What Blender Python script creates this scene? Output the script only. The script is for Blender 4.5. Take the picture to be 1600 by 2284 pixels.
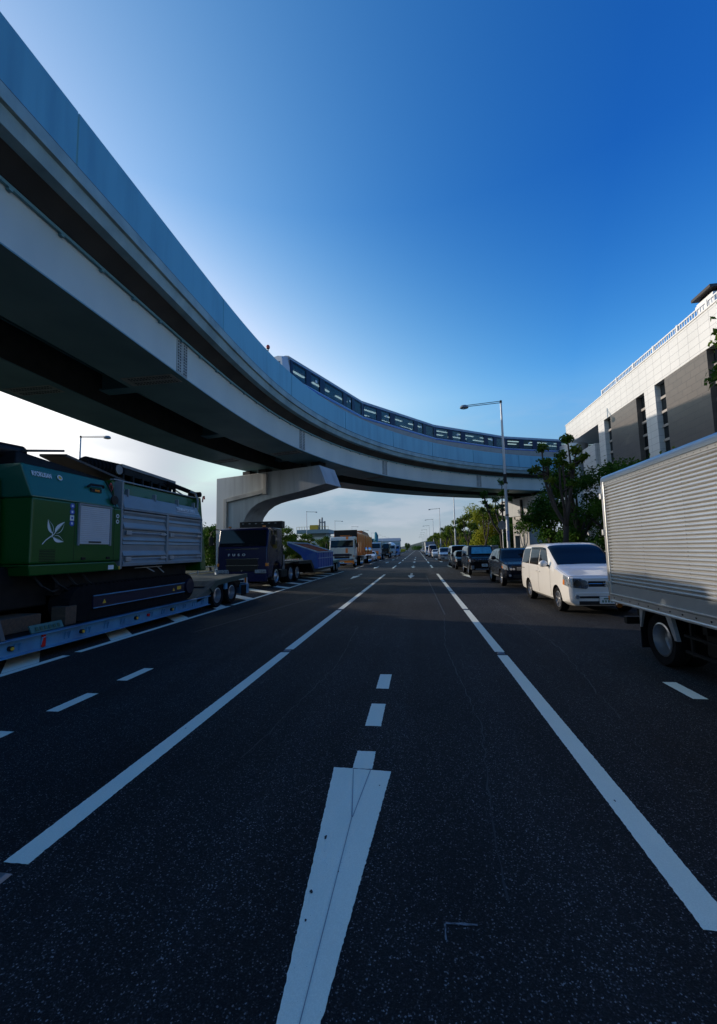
import bpy, math, random
import numpy as np
from mathutils import Vector, Matrix
random.seed(7)
sc = bpy.context.scene
for o in list(bpy.data.objects): bpy.data.objects.remove(o)
R = math.radians
C = sc.collection
# ------------------------------------------------------------------ camera
CAM_H = 1.7
cam = bpy.data.cameras.new('camera'); co = bpy.data.objects.new('camera', cam); C.objects.link(co)
yaw, pitch, roll = .140173, .092728, .0218306
fw = Vector((-math.sin(yaw)*math.cos(pitch), math.cos(yaw)*math.cos(pitch), math.sin(pitch)))
rt = Vector((math.cos(yaw), math.sin(yaw), 0)); up = rt.cross(fw)
r2 = math.cos(roll)*rt-math.sin(roll)*up; u2 = math.sin(roll)*rt+math.cos(roll)*up
co.matrix_world = Matrix(((r2.x, u2.x, -fw.x, 0), (r2.y, u2.y, -fw.y, 0), (r2.z, u2.z, -fw.z, CAM_H), (0, 0, 0, 1)))
cam.sensor_fit = 'HORIZONTAL'; cam.sensor_width = 36; cam.lens = 36*916.26/1600
cam.clip_start = .05; cam.clip_end = 6000
sc.camera = co
# ------------------------------------------------------------------ light
SUN_EL = R(14.0); SUN_AZ = R(15.0)          # sun to the left (-X), turned 15 degrees ahead (+Y)
sdir = Vector((-math.cos(SUN_AZ)*math.cos(SUN_EL), math.sin(SUN_AZ)*math.cos(SUN_EL), math.sin(SUN_EL)))
sl = bpy.data.lights.new('sun', 'SUN'); sl.energy = 3.15; sl.angle = R(.55); sl.color = (1, .87, .72)
so = bpy.data.objects.new('sun', sl); C.objects.link(so); so.location = sdir*300
so.rotation_euler = sdir.to_track_quat('Z', 'Y').to_euler()
world = bpy.data.worlds.new('World'); sc.world = world; world.use_nodes = True
nt = world.node_tree; nt.nodes.clear()
def N(t, **k):
    n = nt.nodes.new(t)
    for a, v in k.items(): setattr(n, a, v)
    return n
def mth(op, a, b=None, c=None, clamp=False):
    n = N('ShaderNodeMath', operation=op); n.use_clamp = clamp
    for i, v in enumerate((a, b, c)):
        if v is None: continue
        if isinstance(v, (int, float)): n.inputs[i].default_value = v
        else: nt.links.new(v, n.inputs[i])
    return n.outputs[0]
def mixc(f, a, b, bt='MIX'):
    n = N('ShaderNodeMix', data_type='RGBA', blend_type=bt); n.clamp_factor = True
    for i, v in ((0, f), (6, a), (7, b)):
        if isinstance(v, (int, float)): n.inputs[i].default_value = v
        elif isinstance(v, tuple): n.inputs[i].default_value = (*v, 1)
        else: nt.links.new(v, n.inputs[i])
    return n.outputs[2]
def sstep(x, a, b):
    n = N('ShaderNodeMapRange', interpolation_type='SMOOTHSTEP'); n.inputs[1].default_value = a; n.inputs[2].default_value = b
    nt.links.new(x, n.inputs[0]); return n.outputs[0]
sky = N('ShaderNodeTexSky', sky_type='NISHITA'); sky.sun_disc = False
sky.sun_elevation = SUN_EL; sky.sun_rotation = R(-75); sky.air_density = 1.0; sky.dust_density = .6; sky.ozone_density = 1.6
tc = N('ShaderNodeTexCoord'); sx = N('ShaderNodeSeparateXYZ'); nt.links.new(tc.outputs['Generated'], sx.inputs[0])
Z = sx.outputs[2]
dot = N('ShaderNodeVectorMath', operation='DOT_PRODUCT'); nt.links.new(tc.outputs['Generated'], dot.inputs[0]); dot.inputs[1].default_value = sdir
D = dot.outputs['Value']
# deep, polarised-looking blue: the clear-sky colour is graded with height and with the angle from the sun
Zc = mth('MINIMUM', mth('MAXIMUM', Z, .34), .66); Dc = mth('MINIMUM', mth('MAXIMUM', D, .0), .9)
cx = N('ShaderNodeCombineXYZ')
for i, (a0, a1, a2, mx_) in enumerate(((2.18, 3.6, -5.2, 7.5), (1.42, 1.245, -2.0, 5.2), (.80, .117, -.273, 3.2))):
    e_ = mth('MULTIPLY_ADD', Dc, a1, mth('MULTIPLY_ADD', Zc, a2, a0))
    nt.links.new(mth('MINIMUM', mth('POWER', math.e, e_), mx_), cx.inputs[i])
tint = mixc(1.0, sky.outputs[0], (.50, .84, 1.22), 'MULTIPLY')
col = mixc(1.0, tint, cx.outputs[0], 'MULTIPLY')
# thin bank of cloud and haze low over the horizon
mp = N('ShaderNodeMapping'); nt.links.new(tc.outputs['Generated'], mp.inputs[0]); mp.inputs['Scale'].default_value = (2.2, 2.2, 9.0)
nz = N('ShaderNodeTexNoise'); nz.inputs['Scale'].default_value = 1.6; nz.inputs['Detail'].default_value = 7; nz.inputs['Roughness'].default_value = .55
nt.links.new(mp.outputs[0], nz.inputs['Vector'])
cl = sstep(nz.outputs[0], .47, .62)
D0 = mth('MAXIMUM', D, 0.0)
glow = mth('POWER', D0, 9.0)
low = mth('MULTIPLY', sstep(Z, .36, .12), cl)
hz = mth('MAXIMUM', sstep(Z, .40, .09), mth('MULTIPLY', sstep(Z, .50, .24), sstep(D, .45, .78)))
hcol = mixc(sstep(D, .74, .89), mixc(sstep(D, .45, .78), mixc(sstep(Z, .14, .0), (2.3, 3.5, 4.6), (3.7, 4.25, 4.7)), (4.6, 5.1, 5.8)), (11., 11., 11.))
col = mixc(hz, col, hcol)
ccol = mixc(sstep(D, .55, .9), (4.7, 5.1, 5.8), (5.6, 6.0, 6.6))
col = mixc(mth('MULTIPLY', low, mth('MULTIPLY_ADD', glow, .35, .50)), col, ccol)
cap = N('ShaderNodeVectorMath', operation='MINIMUM'); nt.links.new(col, cap.inputs[0]); cap.inputs[1].default_value = (10.6, 10.5, 10.6); col = cap.outputs[0]
bg = N('ShaderNodeBackground'); bg.inputs[1].default_value = .10; nt.links.new(col, bg.inputs[0])
wo = N('ShaderNodeOutputWorld'); nt.links.new(bg.outputs[0], wo.inputs[0])
vs = sc.view_settings; vs.view_transform = 'Standard'; vs.look = 'None'; vs.exposure = 0.25; vs.gamma = 1
sc.render.engine = 'CYCLES'
sc.cycles.max_bounces = 6; sc.cycles.diffuse_bounces = 3; sc.cycles.glossy_bounces = 3; sc.cycles.transparent_max_bounces = 12; sc.cycles.transmission_bounces = 4
sc.cycles.use_denoising = True
# ------------------------------------------------------------------ materials
MATS = {}
def pm(name, col, rough=.5, metal=0., var=.12, scale=3., bump=0., bscale=40., coat=0., col2=None, spec=.5, stretch=None, detail=5, lo=.35, hi=.7):
    """principled surface with an even, noise-driven wear of colour and gloss"""
    if name in MATS: return MATS[name]
    m = bpy.data.materials.new(name); m.use_nodes = True; t = m.node_tree; b = t.nodes['Principled BSDF']
    g = t.nodes.new('ShaderNodeTexCoord'); mpn = t.nodes.new('ShaderNodeMapping'); t.links.new(g.outputs['Object'], mpn.inputs[0])
    if stretch: mpn.inputs['Scale'].default_value = stretch
    n = t.nodes.new('ShaderNodeTexNoise'); n.inputs['Scale'].default_value = scale; n.inputs['Detail'].default_value = detail
    t.links.new(mpn.outputs[0], n.inputs['Vector'])
    rmp = t.nodes.new('ShaderNodeMapRange'); rmp.inputs[1].default_value = lo; rmp.inputs[2].default_value = hi
    t.links.new(n.outputs[0], rmp.inputs[0])
    mx = t.nodes.new('ShaderNodeMix'); mx.data_type = 'RGBA'
    c2 = col2 or tuple(c*(1-var) for c in col)
    mx.inputs[6].default_value = (*col, 1); mx.inputs[7].default_value = (*c2, 1)
    t.links.new(rmp.outputs[0], mx.inputs[0]); t.links.new(mx.outputs[2], b.inputs['Base Color'])
    rr = t.nodes.new('ShaderNodeMapRange'); rr.inputs[3].default_value = max(.02, rough*(1-.6*var)); rr.inputs[4].default_value = min(1, rough*(1+.8*var))
    t.links.new(n.outputs[0], rr.inputs[0]); t.links.new(rr.outputs[0], b.inputs['Roughness'])
    b.inputs['Metallic'].default_value = metal; b.inputs['Specular IOR Level'].default_value = spec
    if coat: b.inputs['Coat Weight'].default_value = coat; b.inputs['Coat Roughness'].default_value = .04
    if bump:
        n2 = t.nodes.new('ShaderNodeTexNoise'); n2.inputs['Scale'].default_value = bscale; n2.inputs['Detail'].default_value = 4
        t.links.new(mpn.outputs[0], n2.inputs['Vector'])
        bm = t.nodes.new('ShaderNodeBump'); bm.inputs['Strength'].default_value = bump; bm.inputs['Distance'].default_value = .02
        t.links.new(n2.outputs[0], bm.inputs['Height']); t.links.new(bm.outputs[0], b.inputs['Normal'])
    MATS[name] = m; return m
def emit(name, col, s):
    if name in MATS: return MATS[name]
    m = pm(name, col); b = m.node_tree.nodes['Principled BSDF']
    b.inputs['Emission Color'].default_value = (*col, 1); b.inputs['Emission Strength'].default_value = s; return m
def node_mat(name):
    m = bpy.data.materials.new(name); m.use_nodes = True; MATS[name] = m
    t = m.node_tree; return m, t, t.nodes['Principled BSDF']
def asphalt():
    m, t, b = node_mat('asphalt'); L = t.links.new
    g = t.nodes.new('ShaderNodeTexCoord').outputs['Object']
    v = t.nodes.new('ShaderNodeTexVoronoi'); v.inputs['Scale'].default_value = 175; L(g, v.inputs['Vector'])
    sp = t.nodes.new('ShaderNodeSeparateColor'); L(v.outputs['Color'], sp.inputs[0])
    r = t.nodes.new('ShaderNodeValToRGB'); e = r.color_ramp.elements
    e[0].position = 0; e[0].color = (.006, .0062, .0068, 1); e[1].position = 1; e[1].color = (.22, .215, .21, 1)
    for p_, c_ in ((.55, .0095), (.82, .017), (.94, .042)):
        x = e.new(p_); x.color = (c_, c_, c_*1.03, 1)
    L(sp.outputs[0], r.inputs[0])
    n = t.nodes.new('ShaderNodeTexNoise'); n.inputs['Scale'].default_value = .45; n.inputs['Detail'].default_value = 6; L(g, n.inputs['Vector'])
    mp_ = t.nodes.new('ShaderNodeMapping'); mp_.inputs['Scale'].default_value = (2.2, .05, 1); L(g, mp_.inputs[0])
    n3 = t.nodes.new('ShaderNodeTexNoise'); n3.inputs['Scale'].default_value = 1.0; n3.inputs['Detail'].default_value = 3; L(mp_.outputs[0], n3.inputs['Vector'])
    ad = t.nodes.new('ShaderNodeMath'); ad.operation = 'ADD'; L(n.outputs[0], ad.inputs[0]); L(n3.outputs[0], ad.inputs[1])
    mr = t.nodes.new('ShaderNodeMapRange'); mr.inputs[1].default_value = .7; mr.inputs[2].default_value = 1.3; mr.inputs[3].default_value = .55; mr.inputs[4].default_value = 1.5
    L(ad.outputs[0], mr.inputs[0])
    mx = t.nodes.new('ShaderNodeVectorMath'); mx.operation = 'SCALE'; L(r.outputs[0], mx.inputs[0]); L(mr.outputs[0], mx.inputs['Scale'])
    L(mx.outputs[0], b.inputs['Base Color'])
    b.inputs['Roughness'].default_value = .82; b.inputs['Specular IOR Level'].default_value = .22
    v2 = t.nodes.new('ShaderNodeTexVoronoi'); v2.inputs['Scale'].default_value = 160; L(g, v2.inputs['Vector'])
    bp = t.nodes.new('ShaderNodeBump'); bp.inputs['Strength'].default_value = .35; bp.inputs['Distance'].default_value = .006
    L(v2.outputs['Distance'], bp.inputs['Height']); L(bp.outputs[0], b.inputs['Normal'])
    return m
def road_paint():
    m, t, b = node_mat('road_paint'); L = t.links.new
    g = t.nodes.new('ShaderNodeTexCoord').outputs['Object']
    n = t.nodes.new('ShaderNodeTexNoise'); n.inputs['Scale'].default_value = 160; n.inputs['Detail'].default_value = 3; n.inputs['Roughness'].default_value = .6; L(g, n.inputs['Vector'])
    n2 = t.nodes.new('ShaderNodeTexNoise'); n2.inputs['Scale'].default_value = 3; n2.inputs['Detail'].default_value = 6; L(g, n2.inputs['Vector'])
    s = t.nodes.new('ShaderNodeMath'); s.operation = 'MULTIPLY_ADD'; s.inputs[1].default_value = .35; L(n2.outputs[0], s.inputs[0]); L(n.outputs[0], s.inputs[2])
    r = t.nodes.new('ShaderNodeValToRGB'); e = r.color_ramp.elements
    e[0].position = .40; e[0].color = (.05, .05, .05, 1); e[1].position = .475; e[1].color = (.84, .85, .70, 1)
    x = e.new(.75); x.color = (.74, .75, .61, 1)
    L(s.outputs[0], r.inputs[0]); L(r.outputs[0], b.inputs['Base Color'])
    b.inputs['Roughness'].default_value = .7; b.inputs['Specular IOR Level'].default_value = .3
    bp = t.nodes.new('ShaderNodeBump'); bp.inputs['Strength'].default_value = .25; bp.inputs['Distance'].default_value = .01
    L(n.outputs[0], bp.inputs['Height']); L(bp.outputs[0], b.inputs['Normal'])
    return m
def tile(name, c1, c2, grout, w, hgt, rough=.35, gw=.012, axes='YZ', off=.5):
    m, t, b = node_mat(name); L = t.links.new
    g = t.nodes.new('ShaderNodeTexCoord').outputs['Object']; s = t.nodes.new('ShaderNodeSeparateXYZ'); L(g, s.inputs[0])
    c = t.nodes.new('ShaderNodeCombineXYZ'); ad = t.nodes.new('ShaderNodeMath'); ad.operation = 'ADD'
    L(s.outputs[0], ad.inputs[0]); L(s.outputs[1], ad.inputs[1]); L(ad.outputs[0], c.inputs[0]); L(s.outputs[2], c.inputs[1])
    br = t.nodes.new('ShaderNodeTexBrick'); br.offset = off; br.inputs['Scale'].default_value = 1
    br.inputs['Brick Width'].default_value = w; br.inputs['Row Height'].default_value = hgt; br.inputs['Mortar Size'].default_value = gw
    br.inputs['Color1'].default_value = (*c1, 1); br.inputs['Color2'].default_value = (*c2, 1); br.inputs['Mortar'].default_value = (*grout, 1); br.inputs['Bias'].default_value = 0
    L(c.outputs[0], br.inputs['Vector'])
    n = t.nodes.new('ShaderNodeTexNoise'); n.inputs['Scale'].default_value = .5; n.inputs['Detail'].default_value = 6; L(g, n.inputs['Vector'])
    mr = t.nodes.new('ShaderNodeMapRange'); mr.inputs[3].default_value = .86; mr.inputs[4].default_value = 1.1; L(n.outputs[0], mr.inputs[0])
    mx = t.nodes.new('ShaderNodeVectorMath'); mx.operation = 'SCALE'; L(br.outputs[0], mx.inputs[0]); L(mr.outputs[0], mx.inputs['Scale']); L(mx.outputs[0], b.inputs['Base Color'])
    b.inputs['Roughness'].default_value = rough
    bp = t.nodes.new('ShaderNodeBump'); bp.invert = True; bp.inputs['Strength'].default_value = .5; bp.inputs['Distance'].default_value = .01
    L(br.outputs['Fac'], bp.inputs['Height']); L(bp.outputs[0], b.inputs['Normal'])
    return m
def leafmat(name, c1, c2, c3, trans=.35):
    m, t, b = node_mat(name); L = t.links.new
    g = t.nodes.new('ShaderNodeTexCoord').outputs['Object']
    at = t.nodes.new('ShaderNodeAttribute'); at.attribute_name = 'shade'
    n = t.nodes.new('ShaderNodeTexNoise'); n.inputs['Scale'].default_value = .9; n.inputs['Detail'].default_value = 2; L(g, n.inputs['Vector'])
    ad = t.nodes.new('ShaderNodeMath'); ad.operation = 'MULTIPLY_ADD'; ad.inputs[1].default_value = .6; L(at.outputs['Fac'], ad.inputs[0]); L(n.outputs[0], ad.inputs[2])
    r = t.nodes.new('ShaderNodeValToRGB'); e = r.color_ramp.elements
    e[0].position = .35; e[0].color = (*c1, 1); e[1].position = 1.0; e[1].color = (*c3, 1); x = e.new(.68); x.color = (*c2, 1)
    L(ad.outputs[0], r.inputs[0]); L(r.outputs[0], b.inputs['Base Color']); b.inputs['Roughness'].default_value = .6; b.inputs['Specular IOR Level'].default_value = .08
    tr = t.nodes.new('ShaderNodeBsdfTranslucent'); L(r.outputs[0], tr.inputs[0])
    ms = t.nodes.new('ShaderNodeMixShader'); ms.inputs[0].default_value = trans; L(b.outputs[0], ms.inputs[1]); L(tr.outputs[0], ms.inputs[2])
    L(ms.outputs[0], t.nodes['Material Output'].inputs[0])
    return m
def see_through(name, tint, gl=.12):
    m, t, b = node_mat(name); L = t.links.new
    tr = t.nodes.new('ShaderNodeBsdfTransparent'); tr.inputs[0].default_value = (*tint, 1)
    gs = t.nodes.new('ShaderNodeBsdfGlossy'); gs.inputs['Roughness'].default_value = .03
    lw = t.nodes.new('ShaderNodeFresnel'); lw.inputs[0].default_value = 1.5
    ma = t.nodes.new('ShaderNodeMath'); ma.operation = 'ADD'; ma.operation = 'MULTIPLY'; ma.inputs[1].default_value = gl; L(lw.outputs[0], ma.inputs[0])
    ms = t.nodes.new('ShaderNodeMixShader'); L(ma.outputs[0], ms.inputs[0]); L(tr.outputs[0], ms.inputs[1]); L(gs.outputs[0], ms.inputs[2])
    L(ms.outputs[0], t.nodes['Material Output'].inputs[0]); return m
ASPH = asphalt(); PAINT = road_paint()
CONC = pm('concrete', (.40, .39, .37), .8, var=.3, scale=1.1, bump=.15, bscale=30)
CONC_ST = pm('streaked_concrete', (.42, .44, .45), .75, col2=(.23, .24, .245), scale=1.0, stretch=(1.6, 1.6, .12), bump=.12, bscale=25, lo=.48, hi=.8)
PAVE = pm('paving', (.075, .075, .072), .85, var=.3, scale=1.5, bump=.2, bscale=60, spec=.15)
SOIL = pm('soil', (.03, .035, .02), .95, col2=(.02, .035, .012), scale=.8, bump=.4, bscale=15, spec=.1)
PANEL_BLUE = pm('blue_painted_steel', (.13, .36, .48), .42, col2=(.085, .25, .36), scale=2.2, stretch=(1, 1, .10), bump=.04, bscale=3, lo=.45, hi=.8)
GIRDER = pm('girder_paint', (.54, .57, .53), .45, col2=(.44, .48, .46), scale=.7, stretch=(1, 1, .4), bump=.03, bscale=3)
FLANGE = pm('shaded_teal_paint', (.15, .30, .34), .5, col2=(.10, .22, .25), scale=.6); INNER = pm('shaded_inner_web', (.05, .055, .055), .7, var=.3)  # teal flange paint darkened for underside shade; inner webs carry gap shade in colour
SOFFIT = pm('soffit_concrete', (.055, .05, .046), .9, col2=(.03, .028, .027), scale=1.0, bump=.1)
LEDGE = pm('ledge_concrete', (.30, .42, .44), .7, col2=(.19, .28, .30), scale=1.6, bump=.1, bscale=30)
BLACK = pm('black_plastic', (.008, .008, .009), .5, var=.3, spec=.3)
RUBBER = pm('rubber', (.008, .008, .009), .9, var=.3, scale=8, bump=.15, bscale=60, spec=.12)
DARKM = pm('dark_steel', (.008, .009, .010), .6, metal=.1, var=.35, scale=4, spec=.25)
GREYM = pm('grey_steel', (.22, .23, .24), .45, metal=.6, var=.25, scale=5)
GALV = pm('galvanised_steel', (.42, .44, .46), .45, metal=.55, var=.2, scale=9)
ALU = pm('aluminium', (.64, .635, .61), .34, metal=.75, var=.12, scale=2.5)
CHROME = pm('chrome', (.8, .8, .82), .12, metal=1., var=.1)
RIMS = pm('rim_silver', (.42, .43, .45), .3, metal=.8, var=.12)
LAMPGLASS = pm('lamp_lens', (.30, .34, .38), .08, var=.8, scale=22, coat=1.)
GLASS = pm('dark_glass', (.006, .009, .012), .05, var=.1, spec=.32)
GLASS_T = pm('tinted_glass', (.010, .015, .02), .06, var=.1, spec=.7)
AMBER = pm('amber_lens', (.65, .20, .02), .2, coat=.6)
REDL = pm('red_lens', (.5, .02, .02), .2, coat=.6)
WHITEP = pm('white_car_paint', (.74, .72, .68), .3, var=.03, coat=.8)
WHITEB = pm('white_paint', (.72, .72, .71), .5, var=.1)
WOOD = pm('timber', (.10, .06, .035), .85, col2=(.05, .035, .025), scale=3, stretch=(1, 8, 8), bump=.2)
# ------------------------------------------------------------------ mesh builder
WL = {}
def wloc(o):
    v = Vector((0, 0, 0))
    while o is not None: v += o.location; o = o.parent
    return v
class MB:
    def __init__(s): s.v = []; s.f = []; s.m = []; s.cur = 0
    def mat(s, i): s.cur = i; return s
    def add(s, vs, fs):
        b = len(s.v); s.v += [tuple(map(float, x)) for x in vs]; s.f += [tuple(i+b for i in f) for f in fs]; s.m += [s.cur]*len(fs); return s
    def box(s, x0, x1, y0, y1, z0, z1):
        x0, x1 = sorted((x0, x1)); y0, y1 = sorted((y0, y1)); z0, z1 = sorted((z0, z1))
        return s.add([(x0, y0, z0), (x1, y0, z0), (x1, y1, z0), (x0, y1, z0), (x0, y0, z1), (x1, y0, z1), (x1, y1, z1), (x0, y1, z1)],
                     [(3, 2, 1, 0), (4, 5, 6, 7), (0, 1, 5, 4), (1, 2, 6, 5), (2, 3, 7, 6), (3, 0, 4, 7)])
    def hexa(s, P):      # eight corners, bottom ring then top ring
        return s.add(P, [(3, 2, 1, 0), (4, 5, 6, 7), (0, 1, 5, 4), (1, 2, 6, 5), (2, 3, 7, 6), (3, 0, 4, 7)])
    def prism(s, poly, ax, a, b):   # polygon swept along axis ax from a to b; poly in the two other axes in order
        def P(q, t):
            return (t, q[0], q[1]) if ax == 'x' else (q[0], t, q[1]) if ax == 'y' else (q[0], q[1], t)
        n = len(poly); vs = [P(q, a) for q in poly]+[P(q, b) for q in poly]
        return s.add(vs, [tuple(range(n))[::-1], tuple(range(n, 2*n))]+[(i, (i+1) % n, n+(i+1) % n, n+i) for i in range(n)])
    def cyl(s, p0, p1, r0, r1=None, n=12, caps=True):
        r1 = r0 if r1 is None else r1; p0 = Vector(p0); p1 = Vector(p1); d = (p1-p0).normalized()
        a = d.orthogonal().normalized(); b = d.cross(a)
        vs = []
        for pt, r in ((p0, r0), (p1, r1)):
            for i in range(n):
                t = 2*math.pi*i/n; vs.append(pt+a*(r*math.cos(t))+b*(r*math.sin(t)))
        fs = [(i, (i+1) % n, n+(i+1) % n, n+i) for i in range(n)]
        if caps: fs += [tuple(range(n))[::-1], tuple(range(n, 2*n))]
        return s.add(vs, fs)
    def tube(s, pts, rad, n=8):
        pts = [Vector(q) for q in pts]; rs = rad if isinstance(rad, (list, tuple)) else [rad]*len(pts)
        rings = []; a = None
        for i, q in enumerate(pts):
            d = (pts[min(i+1, len(pts)-1)]-pts[max(i-1, 0)]).normalized()
            a = d.orthogonal().normalized() if a is None else (a-d*a.dot(d)).normalized()
            b = d.cross(a)
            rings.append([q+a*(rs[i]*math.cos(2*math.pi*k/n))+b*(rs[i]*math.sin(2*math.pi*k/n)) for k in range(n)])
        return s.loft(rings, True)
    def loft(s, rings, caps=True, closed=True):
        n = len(rings[0]); vs = [q for r in rings for q in r]; fs = []
        for i in range(len(rings)-1):
            for k in range(n if closed else n-1):
                fs.append((i*n+k, i*n+(k+1) % n, (i+1)*n+(k+1) % n, (i+1)*n+k))
        if caps and closed: fs += [tuple(range(n))[::-1], tuple(range((len(rings)-1)*n, len(rings)*n))]
        return s.add(vs, fs)
    def lathe(s, prof, c, axis='x', n=28, sgn=1):    # prof: (radius, offset along axis)
        rings = []
        for r, o in prof:
            ring = []
            for i in range(n):
                t = 2*math.pi*i/n; u, w = r*math.cos(t), r*math.sin(t)
                q = (sgn*o, u, w) if axis == 'x' else (u, sgn*o, w) if axis == 'y' else (u, w, sgn*o)
                ring.append((c[0]+q[0], c[1]+q[1], c[2]+q[2]))
            rings.append(ring)
        return s.loft(rings, False)
    def grid(s, fn, us, vs_):
        b = [[fn(u, v) for v in vs_] for u in us]; nv = len(vs_)
        return s.add([q for r in b for q in r], [(i*nv+j, (i+1)*nv+j, (i+1)*nv+j+1, i*nv+j+1) for i in range(len(us)-1) for j in range(nv-1)])
    def build(s, name, mats, parent=None, local=False, smooth=None, bevel=0, seg=2, solid=0, loc=None):
        me = bpy.data.meshes.new(name)
        off = Vector((0, 0, 0))
        if not local:
            if parent is not None: off = wloc(parent)
            elif loc is not None: off = Vector(loc)
        me.from_pydata([tuple(Vector(q)-off) for q in s.v], [], s.f)
        mats = mats if isinstance(mats, (list, tuple)) else [mats]
        for m in mats: me.materials.append(m)
        if len(mats) > 1: me.polygons.foreach_set('material_index', s.m)
        me.validate(); me.update()
        if smooth:
            for q in me.polygons: q.use_smooth = True
            me.set_sharp_from_angle(angle=R(smooth))
        o = bpy.data.objects.new(name, me); C.objects.link(o)
        if parent is not None: o.parent = parent
        elif not local and loc is not None: o.location = loc
        if solid:
            md = o.modifiers.new('thickness', 'SOLIDIFY'); md.thickness = solid; md.offset = -1
        if bevel:
            md = o.modifiers.new('bevel', 'BEVEL'); md.width = bevel; md.segments = seg; md.limit_method = 'ANGLE'; md.angle_limit = R(35); md.harden_normals = False
        return o
def tag(o, label, cat, group=None):
    o['label'] = label; o['category'] = cat
    if group: o['group'] = group
    return o
def thing(name, label, cat, loc=(0, 0, 0), rz=0, group=None):
    o = bpy.data.objects.new(name, None); o.empty_display_size = .3; C.objects.link(o); o.location = loc; o.rotation_euler = (0, 0, rz)
    return tag(o, label, cat, group)
def kind(o, k): o['kind'] = k; return o
def dup(root, loc, label=None, rz=None, group=None, scale=None):
    kids = {}
    for ob in bpy.data.objects:
        if ob.parent is not None: kids.setdefault(ob.parent.name, []).append(ob)
    def cp(o, par):
        c = o.copy(); C.objects.link(c)
        if par is not None: c.parent = par
        for ch in kids.get(o.name, []): cp(ch, c)
        return c
    r = cp(root, None); r.location = loc
    if rz is not None: r.rotation_euler = (0, 0, rz)
    if scale is not None: r.scale = scale
    if label: r['label'] = label
    if group: r['group'] = group
    return r
def text(body, name, mat, parent, size, M, ext=.002, shear=0, spacing=1.0, sx=1.0):
    cu = bpy.data.curves.new(name, 'FONT'); cu.body = body; cu.size = size; cu.extrude = ext; cu.offset = size*.03; cu.shear = shear; cu.space_character = spacing
    o = bpy.data.objects.new(name, cu); C.objects.link(o); bpy.context.view_layer.update()
    me = bpy.data.meshes.new_from_object(o.evaluated_get(bpy.context.evaluated_depsgraph_get())); me.materials.clear(); me.materials.append(mat)
    for q in me.polygons: q.material_index = 0
    bpy.data.objects.remove(o); o = bpy.data.objects.new(name, me); C.objects.link(o); o.parent = parent
    o.matrix_local = M @ Matrix.Diagonal((sx, 1, 1, 1)); return o
def basis(x, y, o):
    x = Vector(x).normalized(); y = Vector(y); z = x.cross(y).normalized(); y = z.cross(x)
    return Matrix(((x.x, y.x, z.x, o[0]), (x.y, y.y, z.y, o[1]), (x.z, y.z, z.z, o[2]), (0, 0, 0, 1)))
# ------------------------------------------------------------------ ground, road, markings
def sheet(name, x0, x1, y0, y1, z, mat):
    m = MB(); m.add([(x0, y0, z), (x1, y0, z), (x1, y1, z), (x0, y1, z)], [(0, 1, 2, 3)]); return kind(m.build(name, mat), 'structure')
sheet('ground', -2500, 2500, -200, 4000, -.02, SOIL)
sheet('road', -10.3, 5.62, -30, 700, 0, ASPH)
m = MB(); m.box(5.62, 5.80, -30, 700, -.02, .14); kind(m.build('kerb_right', CONC, bevel=.02), 'structure')
m = MB(); m.box(-10.48, -10.3, -30, 700, -.02, .14); kind(m.build('kerb_left', CONC, bevel=.02), 'structure')
sheet('pavement_right', 5.80, 8.1, -30, 700, .12, PAVE)
sheet('pavement_left', -16.5, -10.48, -30, 700, .12, PAVE)
def ragged(poly, step=.016, amp=.0014, near=8):
    out = []
    for i in range(len(poly)):
        a = Vector(poly[i]); b = Vector(poly[(i+1) % len(poly)]); n = max(1, int((b-a).length/step)) if min(a.y, b.y) < near else 1
        d = (b-a).normalized() if (b-a).length > 0 else a; w = Vector((-d.y, d.x))
        for k in range(n):
            q = a.lerp(b, k/n)
            if n > 1 and k: q = q+w*random.gauss(0, amp)
            out.append(q)
    return out
def paint(name, polys, z=.004, mat=None, rag=True):
    m = MB()
    for p_ in polys:
        q = ragged(p_) if rag else [Vector(x) for x in p_]
        m.add([(a.x, a.y, z) for a in q], [tuple(range(len(q)))])
    return kind(m.build(name, mat or PAINT), 'structure')
def strip(xc, w, y0, y1): return [(xc-w/2, y0), (xc+w/2, y0), (xc+w/2, y1), (xc-w/2, y1)]
STUDS = [2.05, 7.0, 11.85, 16.75, 21.75, 26.6]
for xc in (-2.28, 1.265):
    P = []; ys = [-12]+STUDS[:-1]+[28.4]
    for a, b in zip(ys[:-1], ys[1:]): P.append(strip(xc, .155, a+(.11 if a > 0 else 0), b-(.10 if b < 28 else 0)))
    paint('lane_line', P)
    paint('dashed_lane_line', [strip(xc, .155, 37.5+12*i, 43.5+12*i) for i in range(34)])
P = []; ys = [-8, 6.6, 12.8, 18.4, 24.4, 30.5, 33.5]
for a, b in zip(ys[:-1], ys[1:]): P.append(strip(-6.05, .14, a+.12, b-.12))
paint('edge_line', P)
paint('edge_line', [strip(-5.85, .14, 38.4+12*i, 44.4+12*i) for i in range(34)])
P = []
for i in range(-2, 13):
    y = 5.42+2.2*i
    if y < 31: P.append([(-6.13, y), (-6.13, y+.62), (-8.0, y+2.5), (-8.0, y+1.88)])
paint('hatched_marking', P)
def arrow(xc, y0):
    a = [[(xc-.225, y0+2.7), (xc+.0, y0), (xc+.225, y0+2.68)][::-1]]
    a.append(strip(xc, .155, y0+2.70, y0+2.98)); a.append(strip(xc, .155, y0+3.48, y0+4.06)); a.append(strip(xc, .155, y0+4.56, y0+5.14))
    return a
for xc, y0 in ((-.485, .64), (-4.05, .70), (3.0, .56)): paint('arrow_marking', arrow(xc, y0))
for xc in (-.46, -4.02, 2.95):
    for y0 in (24.3, 37.6, 52, 66, 80): paint('arrow_marking', arrow(xc, y0))
GROOVE = pm('paint_seam', (.26, .28, .30), .8)
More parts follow.
